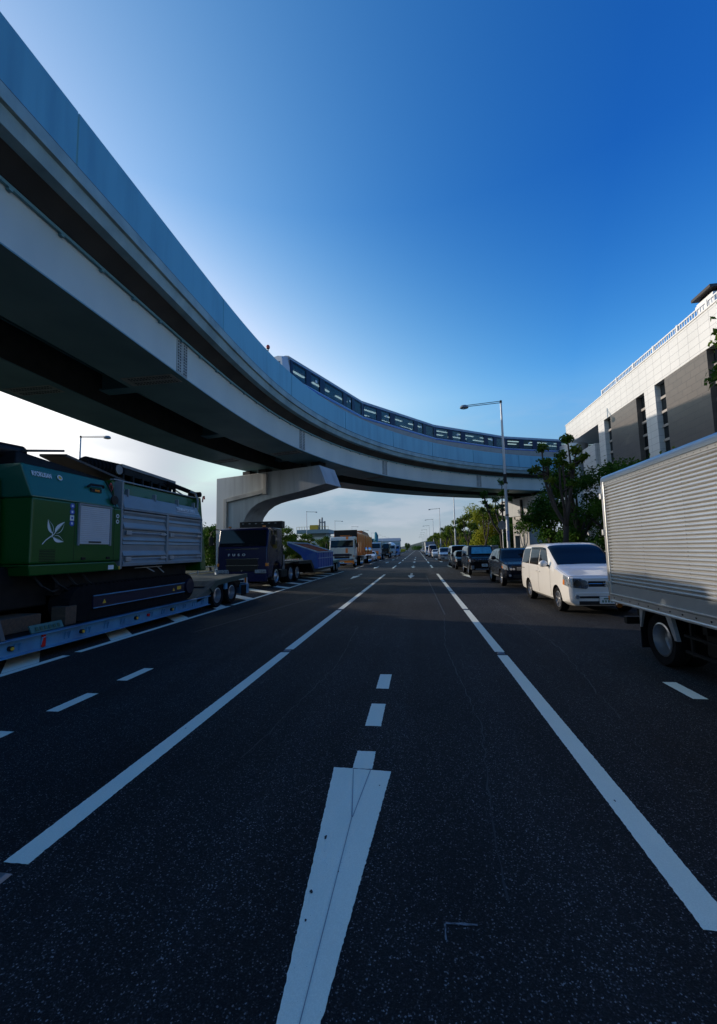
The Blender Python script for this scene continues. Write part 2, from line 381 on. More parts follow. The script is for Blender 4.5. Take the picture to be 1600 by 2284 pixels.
paint('marking_seam', [[(-.485, .9), (-.4815, .9), (-.4715, 2.75), (-.476, 2.75)], [(-.477, 2.75), (-.47, 2.75), (-.552, 3.33), (-.556, 3.33)], [(-.472, 2.75), (-.467, 2.75), (-.415, 3.33), (-.421, 3.33)]], .0065, GROOVE, False)
CHALK = pm('chalk', (.22, .24, .26), .95, col2=(.05, .05, .05), scale=40)
paint('chalk_mark', [[(.06, 2.06), (.21, 2.065), (.21, 2.075), (.06, 2.07)], [(.06, 1.98), (.068, 1.98), (.068, 2.07), (.06, 2.07)]], .003, CHALK)
TAR = pm('tar_seam', (.008, .008, .009), .6)
paint('tar_seam', [[(.62, 11), (.66, 11), (.50, 26), (.47, 26)], [(-4.9, 8.5), (-4.86, 8.5), (-3.1, 19), (-3.14, 19)], [(-10.2, 37.2), (5.5, 37.2), (5.5, 37.35), (-10.2, 37.35)]], .002, TAR, False)
def crack(pts, w=.012):
    P = []; rr = random.Random(int(abs(pts[0][0]*77)+pts[0][1]*13)); q = []
    for (a, b), (c, d) in zip(pts[:-1], pts[1:]):
        n = max(2, int(math.hypot(c-a, d-b)/.12))
        q += [(a+(c-a)*i/n+rr.gauss(0, .012), b+(d-b)*i/n+rr.gauss(0, .012)) for i in range(n)]
    for (a, b), (c, d) in zip(q[:-1], q[1:]):
        k = w*rr.uniform(.4, 1.2)
        if abs(d-b) > abs(c-a): P.append([(a-k/2, b), (a+k/2, b), (c+k/2, d), (c-k/2, d)])
        else: P.append([(a, b-k/2), (c, d-k/2), (c, d+k/2), (a, b+k/2)])
    return P
paint('road_crack', crack([(.35, 2.2), (.55, 4.2), (.42, 7.5), (.6, 10.5)])+crack([(-1.5, 3.4), (-1.25, 6.2), (-1.4, 9.5)])+crack([(1.9, 4.4), (2.3, 7.5), (2.2, 11)])+crack([(-4.6, 6.2), (-3.2, 6.5), (-2.5, 6.4)], .009), .0022, TAR, False)
def blot(x, y, a, b, n=9):
    return [(x+a*math.cos(6.283*i/n)*random.uniform(.6, 1.2), y+b*math.sin(6.283*i/n)*random.uniform(.6, 1.2)) for i in range(n)]
paint('paint_chip', [blot(-.6, 2.55, .008, .018), blot(-.585, 2.16, .010, .012), blot(-.57, 2.0, .006, .008), blot(-.33, 3.12, .006, .007), blot(-.475, 2.3, .004, .006), blot(1.24, 3.1, .006, .012), blot(-2.3, 3.9, .006, .012)], .0068, TAR, False)
st0 = None
for i, y in enumerate(STUDS[:-1]):
    for xc in (-2.28, 1.265):
        if st0 is None:
            st0 = MB().hexa([(xc-.06, y-.045, 0), (xc+.06, y-.045, 0), (xc+.06, y+.045, 0), (xc-.06, y+.045, 0), (xc-.045, y-.02, .022), (xc+.045, y-.02, .022), (xc+.045, y+.02, .022), (xc-.045, y+.02, .022)]).build('road_stud', GREYM, loc=(xc, y, 0), bevel=.004)
            s_ = st0
        else: s_ = st0.copy(); C.objects.link(s_); s_.location = (xc, y, 0)
        tag(s_, 'small raised metal stud set in a gap of the white lane line', 'road stud', 'road studs in the solid lane lines')
# ------------------------------------------------------------------ elevated guideway
PS = .25; NS = 400
_s = np.arange(0, NS)*PS-22
kap = np.interp(_s, [0, 9.81, 17.25, 31.57, 35.3], [0, 0, .03608, .03608, .03022]); th = np.concatenate([[0], np.cumsum(kap*PS)[:-1]])
px_ = -6.06+np.cumsum(np.sin(th)*PS); py_ = np.cumsum(np.cos(th)*PS); py_ -= np.interp(0, _s, py_)
def path(s, o=0, z=0):
    t = float(np.interp(s, _s, th)); return Vector((float(np.interp(s, _s, px_))-math.cos(t)*o, float(np.interp(s, _s, py_))+math.sin(t)*o, z))
def heading(s): return float(np.interp(s, _s, th))
def sweep(m, sec, s0, s1, step=.6, caps=True):
    n = max(1, int(math.ceil((s1-s0)/step)))
    return m.loft([[path(s0+(s1-s0)*i/n, o, z) for o, z in sec] for i in range(n+1)], caps)
S0, S1 = -20, 70
gw = thing('elevated_guideway', 'blue and grey elevated railway guideway curving over the road from upper left to the right', 'guideway', path(10, 3.5, 6.97))
edges = [-19.9, -14, -6, .4, 6.25, 12.1, 18.1, 24.0, 29.6, 34.3, 39.2, 44.6, 50, 56, 62, 68]
for a, b in zip(edges[:-1], edges[1:]):
    q = sweep(MB(), [(0, 8.96), (0, 10.06), (.02, 10.08), (.10, 10.08), (.12, 10.06), (.12, 8.96)], a+.02, b-.02, .4).build('parapet_panel', PANEL_BLUE, gw, smooth=30)
    if abs(b-6.25) < .1:
        pass
m = MB(); sweep(m, [(-.045, 8.92), (-.045, 8.66), (.02, 8.64), (.09, 8.40), (.30, 8.38), (.30, 8.92)], S0, S1, .4); m.build('fascia', LEDGE, gw, smooth=25)
m = MB(); sweep(m, [(-.02, 8.962), (-.02, 8.922), (.25, 8.922), (.25, 8.962)], S0, S1, .4); m.build('drip_strip', BLACK, gw)
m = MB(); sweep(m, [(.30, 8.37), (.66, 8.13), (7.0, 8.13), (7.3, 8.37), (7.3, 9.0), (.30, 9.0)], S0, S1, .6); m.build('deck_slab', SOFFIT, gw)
m = MB(); sweep(m, [(7.3, 8.4), (7.3, 10.06), (7.45, 10.06), (7.45, 8.4)], S0, S1, .6); m.build('outer_parapet', PANEL_BLUE, gw, smooth=30)
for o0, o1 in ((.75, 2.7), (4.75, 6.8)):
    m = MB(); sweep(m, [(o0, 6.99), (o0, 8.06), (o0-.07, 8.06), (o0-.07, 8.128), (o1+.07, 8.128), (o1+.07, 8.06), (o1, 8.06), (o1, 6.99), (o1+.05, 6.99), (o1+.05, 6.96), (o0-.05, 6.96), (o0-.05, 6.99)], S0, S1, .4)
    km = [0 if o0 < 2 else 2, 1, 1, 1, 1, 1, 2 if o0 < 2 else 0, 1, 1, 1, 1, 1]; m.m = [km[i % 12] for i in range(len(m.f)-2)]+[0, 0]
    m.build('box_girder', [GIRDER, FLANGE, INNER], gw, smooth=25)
def along(m, s0, s1, o0, o1, z0, z1):
    P = [path(s0, o0), path(s1, o0), path(s1, o1), path(s0, o1)]
    return m.hexa([(q.x, q.y, z0) for q in P]+[(q.x, q.y, z1) for q in P])
BOLT = pm('splice_paint', (.38, .40, .38), .5, var=.3)
BOLTD = pm('bolt_heads', (.07, .085, .09), .5, var=.3)
for s in (-8, 1.5, 11, 20.5, 29.5, 40.5, 50): 
    m = along(MB(), s-.28, s+.28, .735, .752, 7.04, 8.03); m.mat(1)
    for i in range(11):
        for j in (-.2, -.1, .1, .2): along(m, s+j-.022, s+j+.022, .722, .737, 7.08+.088*i, 7.125+.088*i)
    m.build('splice_plate', [BOLT, BOLTD], gw)
    for ob in (1.0, 5.05):
        m = along(MB(), s-.28, s+.28, ob-.1, ob+1.55, 6.945, 6.962); m.mat(1)
        for i in range(14):
            for j in (-.2, -.1, .1, .2): along(m, s+j-.02, s+j+.02, ob+.1*i, ob+.05+.1*i, 6.93, 6.946)
        m.build('splice_plate', [BOLT, BOLTD], gw)
m = MB()
for i in range(62): along(m, -8+i*1.05-.035, -8+i*1.05+.035, .67, .745, 8.01, 8.058)
o = m.build('flange_bracket', FLANGE, gw); o['kind'] = 'stuff'
for i in range(13):
    s = -9+5.4*i; m = MB(); along(m, s-.10, s+.10, 2.705, 4.745, 7.5, 8.12); along(m, s-.22, s+.22, 2.705, 4.745, 7.44, 7.498); m.build('cross_beam', FLANGE, gw)
LAMPR = pm('red_lamp', (.5, .05, .02), .3)
q = path(15.9, .06, 10.08)
t = thing('signal_lamp', 'small red beacon lamp on a post standing on the guideway parapet', 'beacon', q)
MB().cyl(q, q+Vector((0, 0, .16)), .025).build('post', DARKM, t); MB().lathe([(.0, .0), (.07, 0), (.08, .08), (.05, .14), (0, .15)], q+Vector((0, 0, .16)), 'z', 14).build('lens', LAMPR, t, smooth=50)
# cantilever pier
P0 = Vector((-5.4, 22.6, 0)); A = Vector((.946, -.324, 0)); Nn = Vector((.324, .946, 0))
def pl(s, z, d): q = P0+A*s+Nn*d; return (q.x, q.y, z)
pr = thing('cantilever_pier', 'grey concrete hammerhead pier with one arm reaching right over the dark blue truck', 'pier', P0+A*-7)
prof = [(-8, -.02), (-8, 6.6), (0, 6.6), (.45, 5.49), (-1.33, 5.19), (-2.5, 5.05), (-3.4, 4.94), (-4.0, 4.84), (-4.55, 4.68), (-5.05, 4.40), (-5.45, 3.98), (-5.7, 3.5), (-5.78, 3.0), (-5.8, -.02)]
m = MB(); m.loft([[pl(s, z, d) for s, z in prof] for d in (0, 1.75)]); m.build('concrete_body', CONC_ST, pr, bevel=.03, smooth=25)
def duct(m, pts, w=.27, d0=-.16, d1=.01):
    for (s0, z0), (s1, z1) in zip(pts[:-1], pts[1:]):
        if abs(s1-s0) < .01: c = [(s0-w/2, z0), (s0+w/2, z0), (s1+w/2, z1), (s1-w/2, z1)]
        else: c = [(s0, z0-w/2), (s0, z0+w/2), (s1, z1+w/2), (s1, z1-w/2)]
        m.loft([[pl(s, z, d) for s, z in c] for d in (d0, d1)])
m = MB(); duct(m, [(-7.08, 0.1), (-7.08, 5.16)]); duct(m, [(-6.944, 5.07), (-3.985, 5.40)], d0=-.157); duct(m, [(-3.85, 5.2), (-3.85, 6.55)], d0=-.163); m.build('drain_duct', CONC, pr, bevel=.02)
for sb in (-5.9, -4.6, -1.9, -.6): MB().loft([[pl(s, z, d) for s, z in ((sb-.3, 6.6), (sb+.3, 6.6), (sb+.3, 6.94), (sb-.3, 6.94))] for d in (.5, 1.2)]).build('bearing', BLACK, pr)
# far pier
sP = 47.3; th2 = heading(sP); T2 = Vector((math.sin(th2), math.cos(th2), 0)); 
p2 = thing('concrete_pier', 'sunlit cream concrete pier with a broad cap behind the trees on the right', 'pier', path(sP, 3.7))
def p2b(m, prof_, d0, d1):
    m.loft([[path(sP, o)+T2*d+Vector((0, 0, z)) for o, z in prof_] for d in (d0, d1)])
m = MB(); p2b(m, [(2.5, -.02), (4.9, -.02), (4.9, 4.8), (2.5, 4.8)], .1, 1.7); m.build('column', CONC, p2, bevel=.03)
m = MB(); p2b(m, [(.4, 5.6), (2.3, 4.78), (5.1, 4.78), (7.0, 5.2), (7.0, 6.2), (6.5, 6.6), (.4, 6.6)], 0, 1.85); m.build('pier_cap', CONC_ST, p2, bevel=.03)
m = MB(); p2b(m, [(3.1, 4.4), (3.3, 4.4), (3.3, 6.4), (3.1, 6.4)], -.16, -.005); m.build('drain_pipe', DARKM, p2)
for ob in (1.2, 2.1, 5.2, 6.2):
    m = MB(); p2b(m, [(ob-.25, 6.6), (ob+.25, 6.6), (ob+.25, 6.95), (ob-.25, 6.95)], .5, 1.3); m.build('bearing', BLACK, p2)
# ------------------------------------------------------------------ train
T_BODY = pm('train_navy', (.005, .013, .055), .3, var=.1, spec=.2); T_BLUE = pm('train_blue', (.02, .06, .32), .25, var=.1, coat=.5)
T_ROOF = pm('train_roof', (.30, .33, .36), .45, var=.2); T_SKIRT = pm('train_skirt', (.24, .22, .21), .45, metal=.3, var=.15)
T_LINE = pm('train_line', (.35, .55, .8), .3); T_FRONT = pm('train_front', (.46, .50, .55), .35, var=.08, coat=.3)
T_GLASS = see_through('train_glass', (.34, .42, .46), .45); T_IN = pm('train_interior', (.25, .25, .24), .7); T_SEAT = pm('train_seat', (.05, .10, .16), .8)
T_LIGHT = emit('ceiling_light', (1., .96, .85), 2.6); T_NOTICE = pm('notice', (.6, .65, .7), .6); T_GANG = pm('gangway', (.03, .03, .035), .8)
CL = 8.0
WINS = [(.25, 1.42, 'window'), (1.82, 2.80, 'door'), (3.25, 5.35, 'window'), (5.72, 6.50, 'door'), (6.80, 7.75, 'window')]
def make_car(front):
    r = thing('train_car', 'x', 'train car'); hw = 1.2
    zs = 9.15-9.0; Z0 = 0
    def b(*a): return MB().box(*a)
    # local z measured from Z=9.0 (running surface)
    b(-hw, hw, .02, CL-.02, .5, 1.86).build('skirt', T_SKIRT, r, True, bevel=.03)
    b(-hw-.006, hw+.006, .02, CL-.02, 1.863, 1.975).build('blue_band', T_BLUE, r, True)
    b(-hw-.008, hw+.008, .02, CL-.02, 1.977, 2.0).build('light_stripe', T_LINE, r, True)
    roof = [(-hw, 3.002), (-hw-.002, 3.06), (-hw+.10, 3.17), (-hw+.32, 3.24), (0, 3.27), (hw-.32, 3.24), (hw-.10, 3.17), (hw+.002, 3.06), (hw, 3.002)]
    MB().prism(roof, 'y', .0, CL).build('roof', T_ROOF, r, True, smooth=30)
    b(-hw-.008, hw+.008, .02, CL-.02, 2.955, 2.985).build('cornice_stripe', T_LINE, r, True)
    b(-hw-.002, hw+.002, .02, CL-.02, 2.987, 3.0).build('cant_rail', T_BODY, r, True)
    ends = [(.03, WINS[0][0])]+[(WINS[i][1], WINS[i+1][0]) for i in range(4)]+[(WINS[4][1], CL-.03)]
    for sx in (-1, 1):
        m = MB()
        for y0, y1 in ends: m.box(sx*hw, sx*(hw-.10), y0, y1, 2.002, 2.953)
        for y0, y1, _k in WINS: m.box(sx*hw, sx*(hw-.10), y0, y1, 2.002, 2.08 if _k == 'window' else 2.03); m.box(sx*hw, sx*(hw-.10), y0, y1, 2.87, 2.953)
        m.build('side_wall', T_BODY, r, True)
        for y0, y1, k_ in WINS:
            p_ = b(sx*(hw-.03), sx*(hw-.05), y0+.002, y1-.002, 2.082 if k_ == 'window' else 2.032, 2.868).build('window' if k_ == 'window' else 'door', T_GLASS, r, True)
            if k_ == 'door':
                yc = (y0+y1)/2
                for ya in (y0, y1-.06): b(sx*(hw+.004), sx*(hw-.02), ya, ya+.06, 2.035, 2.865).build('door_frame', T_BODY, p_, True)
                b(sx*(hw-.025), sx*(hw-.029), yc+.02, yc+.2, 2.5, 2.65).build('notice', T_NOTICE, p_, True)
        b(sx*(hw-.11), sx*(hw-.5), .6, 5.0, 1.7, 2.18).build('seat', T_SEAT, r, True)
    b(-hw+.11, hw-.11, .1, CL-.1, 1.64, 1.66).build('floor', T_IN, r, True); b(-hw+.11, hw-.11, .1, CL-.1, 2.93, 2.95).build('ceiling', T_IN, r, True)
    for x in (-.45, .45):
        for y0, y1 in ((.6, 2.2), (3.0, 4.8), (5.6, 7.0)): b(x-.06, x+.06, y0, y1, 2.88, 2.925).build('ceiling_light', T_LIGHT, r, True)
    b(-hw+.02, hw-.02, CL-.02, CL+.10, .7, 3.12).build('gangway', T_GANG, r, True)
    m = MB()
    for y in (1.3, 6.4):
        for sx in (-1, 1): m.cyl((sx*.75, y, .42), (sx*1.05, y, .42), .42, n=20)
    m.build('bogie', RUBBER, r, True)
    if front:
        # raked cab end in front of the first car
        sec = lambda y, ins, zt: [(-hw+ins, y, .3), (hw-ins, y, .3), (hw-ins, y, 1.4), (hw-ins-.02, y, 2.5), (hw-ins-.14, y, zt-.1), (hw-ins-.4, y, zt), (-hw+ins+.4, y, zt), (-hw+ins+.14, y, zt-.1), (-hw+ins+.02, y, 2.5), (-hw+ins, y, 1.4)]
        m = MB(); m.loft([[(x, y-(.30*(1.0-max(0, z-1.3)/1.9)) if k < 1 else y, z) for x, y, z in sec(yy, ins, zt)] for k, (yy, ins, zt) in enumerate(((-.38, .10, 3.12), (-.1, .02, 3.2), (.0, .0, 3.21)))])
        f = m.build('cab_end', T_FRONT, r, True, smooth=30)
        yf = lambda z: -.38-.30*(1.0-max(0, z-1.3)/1.9)
        MB().add([(-.92, yf(1.5)-.012, 1.5), (.92, yf(1.5)-.012, 1.5), (.88, yf(2.75)-.012, 2.75), (-.88, yf(2.75)-.012, 2.75)], [(0, 1, 2, 3)]).build('windscreen', GLASS, f, True, solid=.01)
        for sx in (-1, 1): MB().box(sx*.6, sx*.95, yf(1.1)-.03, yf(1.1)+.1, .95, 1.15).build('headlight', LAMPGLASS, f, True, bevel=.01)
        MB().box(-hw+.05, hw-.05, -.02, .02, 1.7, 2.9).build('bulkhead', T_IN, r, True)
    return r
joints = [20.35, 27.85, 36.1, 44.4, 52.7, 61]
labs = ['leading navy train car with a pale raked cab end, above the guideway parapet', 'second navy train car from the pale cab end', 'third navy train car from the cab end, left of the tall lamp post', 'fourth navy train car, behind the pruned tree beside the tiled building', 'last navy train car, passing behind the white tiled building']
c0 = make_car(True); c1 = make_car(False)
for i in range(5):
    a = path(joints[i], 2.44); b_ = path(joints[i+1], 2.44); d = b_-a; rz = math.atan2(-d.x, d.y)
    if i < 2: c = (c0, c1)[i]
    else: c = dup(c1, (0, 0, 0))
    c.location = (a.x, a.y, 9.0); c.rotation_euler = (0, 0, rz); c['label'] = labs[i]; c['group'] = 'cars of the train on the guideway'
    c.scale = (1, (d.length-.14)/CL if i else (d.length-.14)/CL, 1)
# ------------------------------------------------------------------ tiled building
TILEW = tile('white_tile', (.68, .675, .665), (.65, .645, .635), (.40, .40, .40), .66, .33, .3, .009, off=0)
TILEG = tile('brown_grey_tile', (.135, .115, .102), (.122, .105, .094), (.075, .066, .06), .60, .30, .32, .008)
BX = 11.8
bd = thing('tiled_building', 'white tiled building with dark window strips and a railed roof on the right', 'building', (BX+6, 20, 0))
def wb(y0, y1, z0, z1, d=.6): return MB().box(BX, BX+d, y0, y1, z0, z1)
m = wb(5, 33.4, 9.45, 11.0, 11)                                   # parapet storey
m.build('upper_wall', TILEW, bd, bevel=.015)
for y0, y1 in ((26.96, 27.8), (21.42, 22.35), (14.2, 16.9), (5, 9.0)): wb(y0, y1, -.02, 9.448).build('wall_pier', TILEW, bd)
for y0, y1 in ((23.16, 26.11), (17.74, 20.61), (9.9, 13.3)): MB().box(BX+.004, BX+.604, y0, y1, -.02, 9.446).build('dark_panel', TILEG, bd)
WFR = pm('window_frame', (.05, .045, .045), .4, metal=.5); WTR = pm('window_transom', (.36, .34, .32), .5)
for y0, y1 in ((26.11, 26.96), (22.35, 23.16), (20.61, 21.42), (16.9, 17.74), (13.3, 14.2), (9.0, 9.9)):
    w = MB().box(BX+.26, BX+.62, y0, y1, -.02, 9.446).build('window', GLASS, bd)
    for z in (8.75, 8.05, 7.36, 6.67, 5.98, 5.28, 4.0, 2.5): MB().box(BX+.20, BX+.262, y0, y1, z-.06, z+.06).build('transom', WTR, w)
    MB().box(BX+.19, BX+.263, y0, y0+.07, -.02, 9.44).build('frame', WFR, w)
# corner terrace
wb(27.8, 28.5, -.02, 6.85).build('wall_pier', TILEW, bd); MB().box(BX+.35, BX+.60, 27.8, 28.5, 6.85, 8.35).build('slot_recess', TILEG, bd)
wb(28.5, 30.5, -.02, 8.38, .3).build('terrace_wall', TILEW, bd)
MB().box(BX+.02, BX+.30, 30.5, 32.6, -.02, 5.6).build('terrace_wall', TILEW, bd)
wb(32.6, 33.4, 5.6, 9.448, .3).build('wall_pier', TILEW, bd); 
MB().box(BX+3, BX+3.3, 27.8, 33.2, -.02, 9.448).build('terrace_back_wall', pm('terrace_grey', (.20, .20, .205), .7), bd)
MB().box(BX+.3, BX+3, 27.82, 33.0, 8.0, 8.1).build('terrace_floor', CONC, bd)
MB().box(BX+.62, BX+11, 5, 27.78, -.02, 9.446).build('core_wall', CONC, bd)
MB().box(BX+3.3, BX+11, 27.82, 33.4, -.02, 9.446).build('core_wall', CONC, bd)
CYL = pm('silver_cladding', (.50, .53, .56), .3, metal=.5, var=.08)
MB().cyl((BX-.05, 31.9, -.02), (BX-.05, 31.9, 9.08), .95, n=40).build('round_stair_tower', CYL, bd, smooth=40)
# roof edge coping and railing
MB().box(BX-.03, BX+.25, 5, 33.43, 11.0, 11.07).build('coping', WHITEB, bd, bevel=.01)
m = MB(); m.box(BX+.36, BX+.42, 6, 27.8, 11.60, 11.66); m.box(BX+.36, BX+.42, 6, 27.8, 11.12, 11.16)
y = 6.0
while y < 27.8: m.box(BX+.375, BX+.405, y, y+.035, 11.16, 11.6); y += .17
rl = m.build('roof_railing', WHITEB, bd)
for i in range(12): MB().box(BX+.34, BX+.44, 27.7-1.95*i, 27.8-1.95*i, 11.0, 11.68).build('rail_post', WHITEB, rl)
hb = MB().box(15.75, 20, 22.78, 24.05, 11.0, 14.78).build('roof_hut', WHITEB, bd)
MB().box(15.70, 20, 22.73, 24.10, 14.5, 14.66).build('hut_band', WHITEB, hb); MB().box(16.3, 18, 22.76, 22.78, 12.6, 14.3).build('hut_window', GLASS, hb)
MB().box(15.9, 20, 22.9, 23.95, 14.78, 14.98).build('hut_neck', DARKM, hb); MB().box(15.55, 21, 22.65, 24.15, 14.98, 15.13).build('hut_roof', pm('bronze_roof', (.05, .04, .036), .45, metal=.4), hb)
# ------------------------------------------------------------------ wheels and cars
def make_wheel(parent, x, y, r, w, side, style='alloy', local=True, rimr=None, mats=(None, None)):
    """side -1: outer face looks to -x.  returns the tyre, its rim a child"""
    rr = rimr or r*.66
    c = (x, y, r) if local else (x, y, r)
    m = MB(); h = w/2
    m.lathe([(rr, -h*.8), (r*.93, -h), (r*.985, -h*.72), (r, -h*.3), (r, h*.3), (r*.985, h*.72), (r*.93, h), (rr, h*.8), (rr*.96, h*.5), (rr*.96, -h*.5), (rr, -h*.8)], c, 'x', 30)
    t = m.build('wheel', mats[0] or RUBBER, parent, local, smooth=40)
    m = MB()
    if style == 'dish':        # deep-set rear truck rim
        m.lathe([(rr*1.0, h*.82), (rr*.91, h*.9), (rr*.87, h*.4), (rr*.81, -h*.55), (rr*.50, -h*.66), (rr*.44, -h*.1), (rr*.34, h*.02), (0.001, h*.04)], c, 'x', 30, side)
        for i in range(6):
            a = i*math.pi/3; m.cyl((x+side*h*-.64, y+rr*.6*math.cos(a), r+rr*.6*math.sin(a)), (x+side*h*-.42, y+rr*.6*math.cos(a), r+rr*.6*math.sin(a)), rr*.06, n=6)
    elif style == 'front':     # truck front rim bulging outwards
        m.lathe([(rr*1.0, h*.82), (rr*.9, h*.9), (rr*.8, h*.5), (rr*.62, h*.62), (rr*.5, h*1.0), (rr*.36, h*1.02), (rr*.30, h*1.2), (.001, h*1.22)], c, 'x', 26, side)
    elif style == 'cap':
        m.lathe([(rr, h*.78), (rr*.86, h*.7), (rr*.8, h*.5), (rr*.3, h*.62), (.001, h*.66)], c, 'x', 24, side)
    else:
        m.lathe([(rr, h*.80), (rr*.93, h*.84), (rr*.90, h*.3), (rr*.86, -h*.2), (rr*.90, -h*.3), (rr, h*.2)], c, 'x', 28, side)
        m.lathe([(rr*.24, h*.2), (rr*.24, h*.62), (rr*.18, h*.72), (.001, h*.74)], c, 'x', 14, side)
        ns = 6
        for i in range(ns):
            a = 2*math.pi*i/ns+.3; ca, sa = math.cos(a), math.sin(a)
            def P(rad, off, ox): return (x+side*ox, y+rad*ca-off*sa, r+rad*sa+off*ca)
            q = rr*.13
            m.hexa([P(rr*.15, -q*1.1, h*.3), P(rr*.92, -q*.8, h*.35), P(rr*.92, q*.8, h*.35), P(rr*.15, q*1.1, h*.3), P(rr*.15, -q, h*.62), P(rr*.92, -q*.6, h*.74), P(rr*.92, q*.6, h*.74), P(rr*.15, q, h*.62)])
        m.lathe([(rr*.80, -h*.35), (.001, -h*.35)], c, 'x', 20, side)
    m.build('rim', mats[1] or RIMS, t, local, smooth=35)
    return t
def pchip(xs, ys):
    xs = np.asarray(xs, float); ys = np.asarray(ys, float); h = np.diff(xs); d = np.diff(ys)/h; n = len(xs); mm = np.zeros(n)
    mm[0], mm[-1] = d[0], d[-1]
    for i in range(1, n-1):
        if d[i-1]*d[i] > 0:
            w1 = 2*h[i]+h[i-1]; w2 = h[i]+2*h[i-1]; mm[i] = (w1+w2)/(w1/d[i-1]+w2/d[i])
    def f(x):
        i = int(np.clip(np.searchsorted(xs, x)-1, 0, n-2)); t = (x-xs[i])/h[i]
        return float(ys[i]*(1+2*t)*(1-t)**2+mm[i]*h[i]*t*(1-t)**2+ys[i+1]*t*t*(3-2*t)+mm[i+1]*h[i]*t*t*(t-1))
    return f
class Body:
    """lofted car shell. st: (y, zbottom, zbelt, ztop, half width low, half width belt, half width roof)"""
    def __init__(s, st):
        ys = [q[0] for q in st]; s.f = [pchip(ys, [q[k] for q in st]) for k in range(1, 7)]; s.L = ys[-1]; s.st = st
    def sec(s, y):
        zb, zl, zt, wl, wb, wr = [f(y) for f in s.f]
        g = zt-zl
        xs = [0, wl*.82, wl*.97, max(wl, wb)*1.0, wb, wr+(wb-wr)*.12, wr*.90, wr*.55, 0]
        zs = [zb, zb, zb+.10, zb+(zl-zb)*.55, zl, zl+g*.80, zl+g*.955, zl+g*.992, zt]
        return xs, zs
    def S(s, y, v):      # v 0..8 on the right side, 8..16 mirrored
        m = 1 if v <= 8 else -1; v = v if v <= 8 else 16-v
        xs, zs = s.sec(y)
        i = int(min(7, math.floor(v))); t = v-i
        def cr(a):
            if i in (0, 1): return a[i]*(1-t)+a[i+1]*t
            d = np.diff(a)
            def sl(k):
                if k in (0, 4): return d[k]
                if k == 8: return d[7]
                return 0 if d[k-1]*d[k] <= 0 else 2*d[k-1]*d[k]/(d[k-1]+d[k])
            m0 = d[4] if i == 4 else sl(i); m1 = d[3] if i == 3 else sl(i+1)
            return a[i]*(1+2*t)*(1-t)**2+m0*t*(1-t)**2+a[i+1]*t*t*(3-2*t)+m1*t*t*(t-1)
        return Vector((m*cr(xs), y, cr(zs)))
    def nrm(s, y, v):
        e = .004; a = s.S(min(s.L, y+e), v)-s.S(max(0, y-e), v); b = s.S(y, min(16, v+e*5))-s.S(y, max(0, v-e*5))
        n = b.cross(a)
        if n.length < 1e-9: return Vector((0, 0, 1))
        n.normalize(); c = s.S(y, v)
        if (n.x*c.x < 0 if abs(n.x) > .3 else n.z < 0): n = -n
        return n
    def shell(s, ny=64):
        ys = sorted(set([q[0] for q in s.st]+[s.L*i/ny for i in range(ny+1)]))
        k = 3; vv = [j/k for j in range(0, 16*k)]
        m = MB(); m.loft([[s.S(y, v) for v in vv] for y in ys]); return m
    def patch(s, m, yb0, yb1, yt0, yt1, v0, v1, off=.006, nu=14, nv=8, mirror=False):
        """quad patch lying on the shell: y from yb0..yb1 at v0 to yt0..yt1 at v1"""
        def fn(u, t):
            v = v0+(v1-v0)*t; y = (yb0+(yt0-yb0)*t)*(1-u)+(yb1+(yt1-yb1)*t)*u
            q = s.S(y, v)+s.nrm(y, v)*off
            if mirror: q = Vector((-q.x, q.y, q.z))
            return q
        return m.grid(fn, [i/nu for i in range(nu+1)], [j/nv for j in range(nv+1)])
WELL = pm('wheel_well', (.008, .008, .008), .9)
def carve(o, cuts):
    c = MB()
    for x, y, z, r, w in cuts: c.cyl((x-w/2, y, z), (x+w/2, y, z), r, n=32)
    cu = c.build('cutter', WELL, None, True); cu.parent = o.parent
    md = o.modifiers.new('arches', 'BOOLEAN'); md.object = cu; md.operation = 'DIFFERENCE'; md.solver = 'EXACT'
    try: md.material_mode = 'TRANSFER'
    except Exception: pass
    bpy.context.view_layer.update(); dg = bpy.context.evaluated_depsgraph_get()
    me = bpy.data.meshes.new_from_object(o.evaluated_get(dg)); o.modifiers.clear(); o.data = me
    for q in me.polygons: q.use_smooth = True
    me.set_sharp_from_angle(angle=R(42)); bpy.data.objects.remove(cu)
PLATE = pm('number_plate', (.62, .64, .62), .5); PLATEG = pm('plate_marks', (.04, .13, .08), .6)
LAMPDARK = pm('lamp_unit', (.11, .14, .18), .06, var=.7, scale=25, coat=1.)
SEAM = pm('panel_seam', (.01, .01, .01), .8)
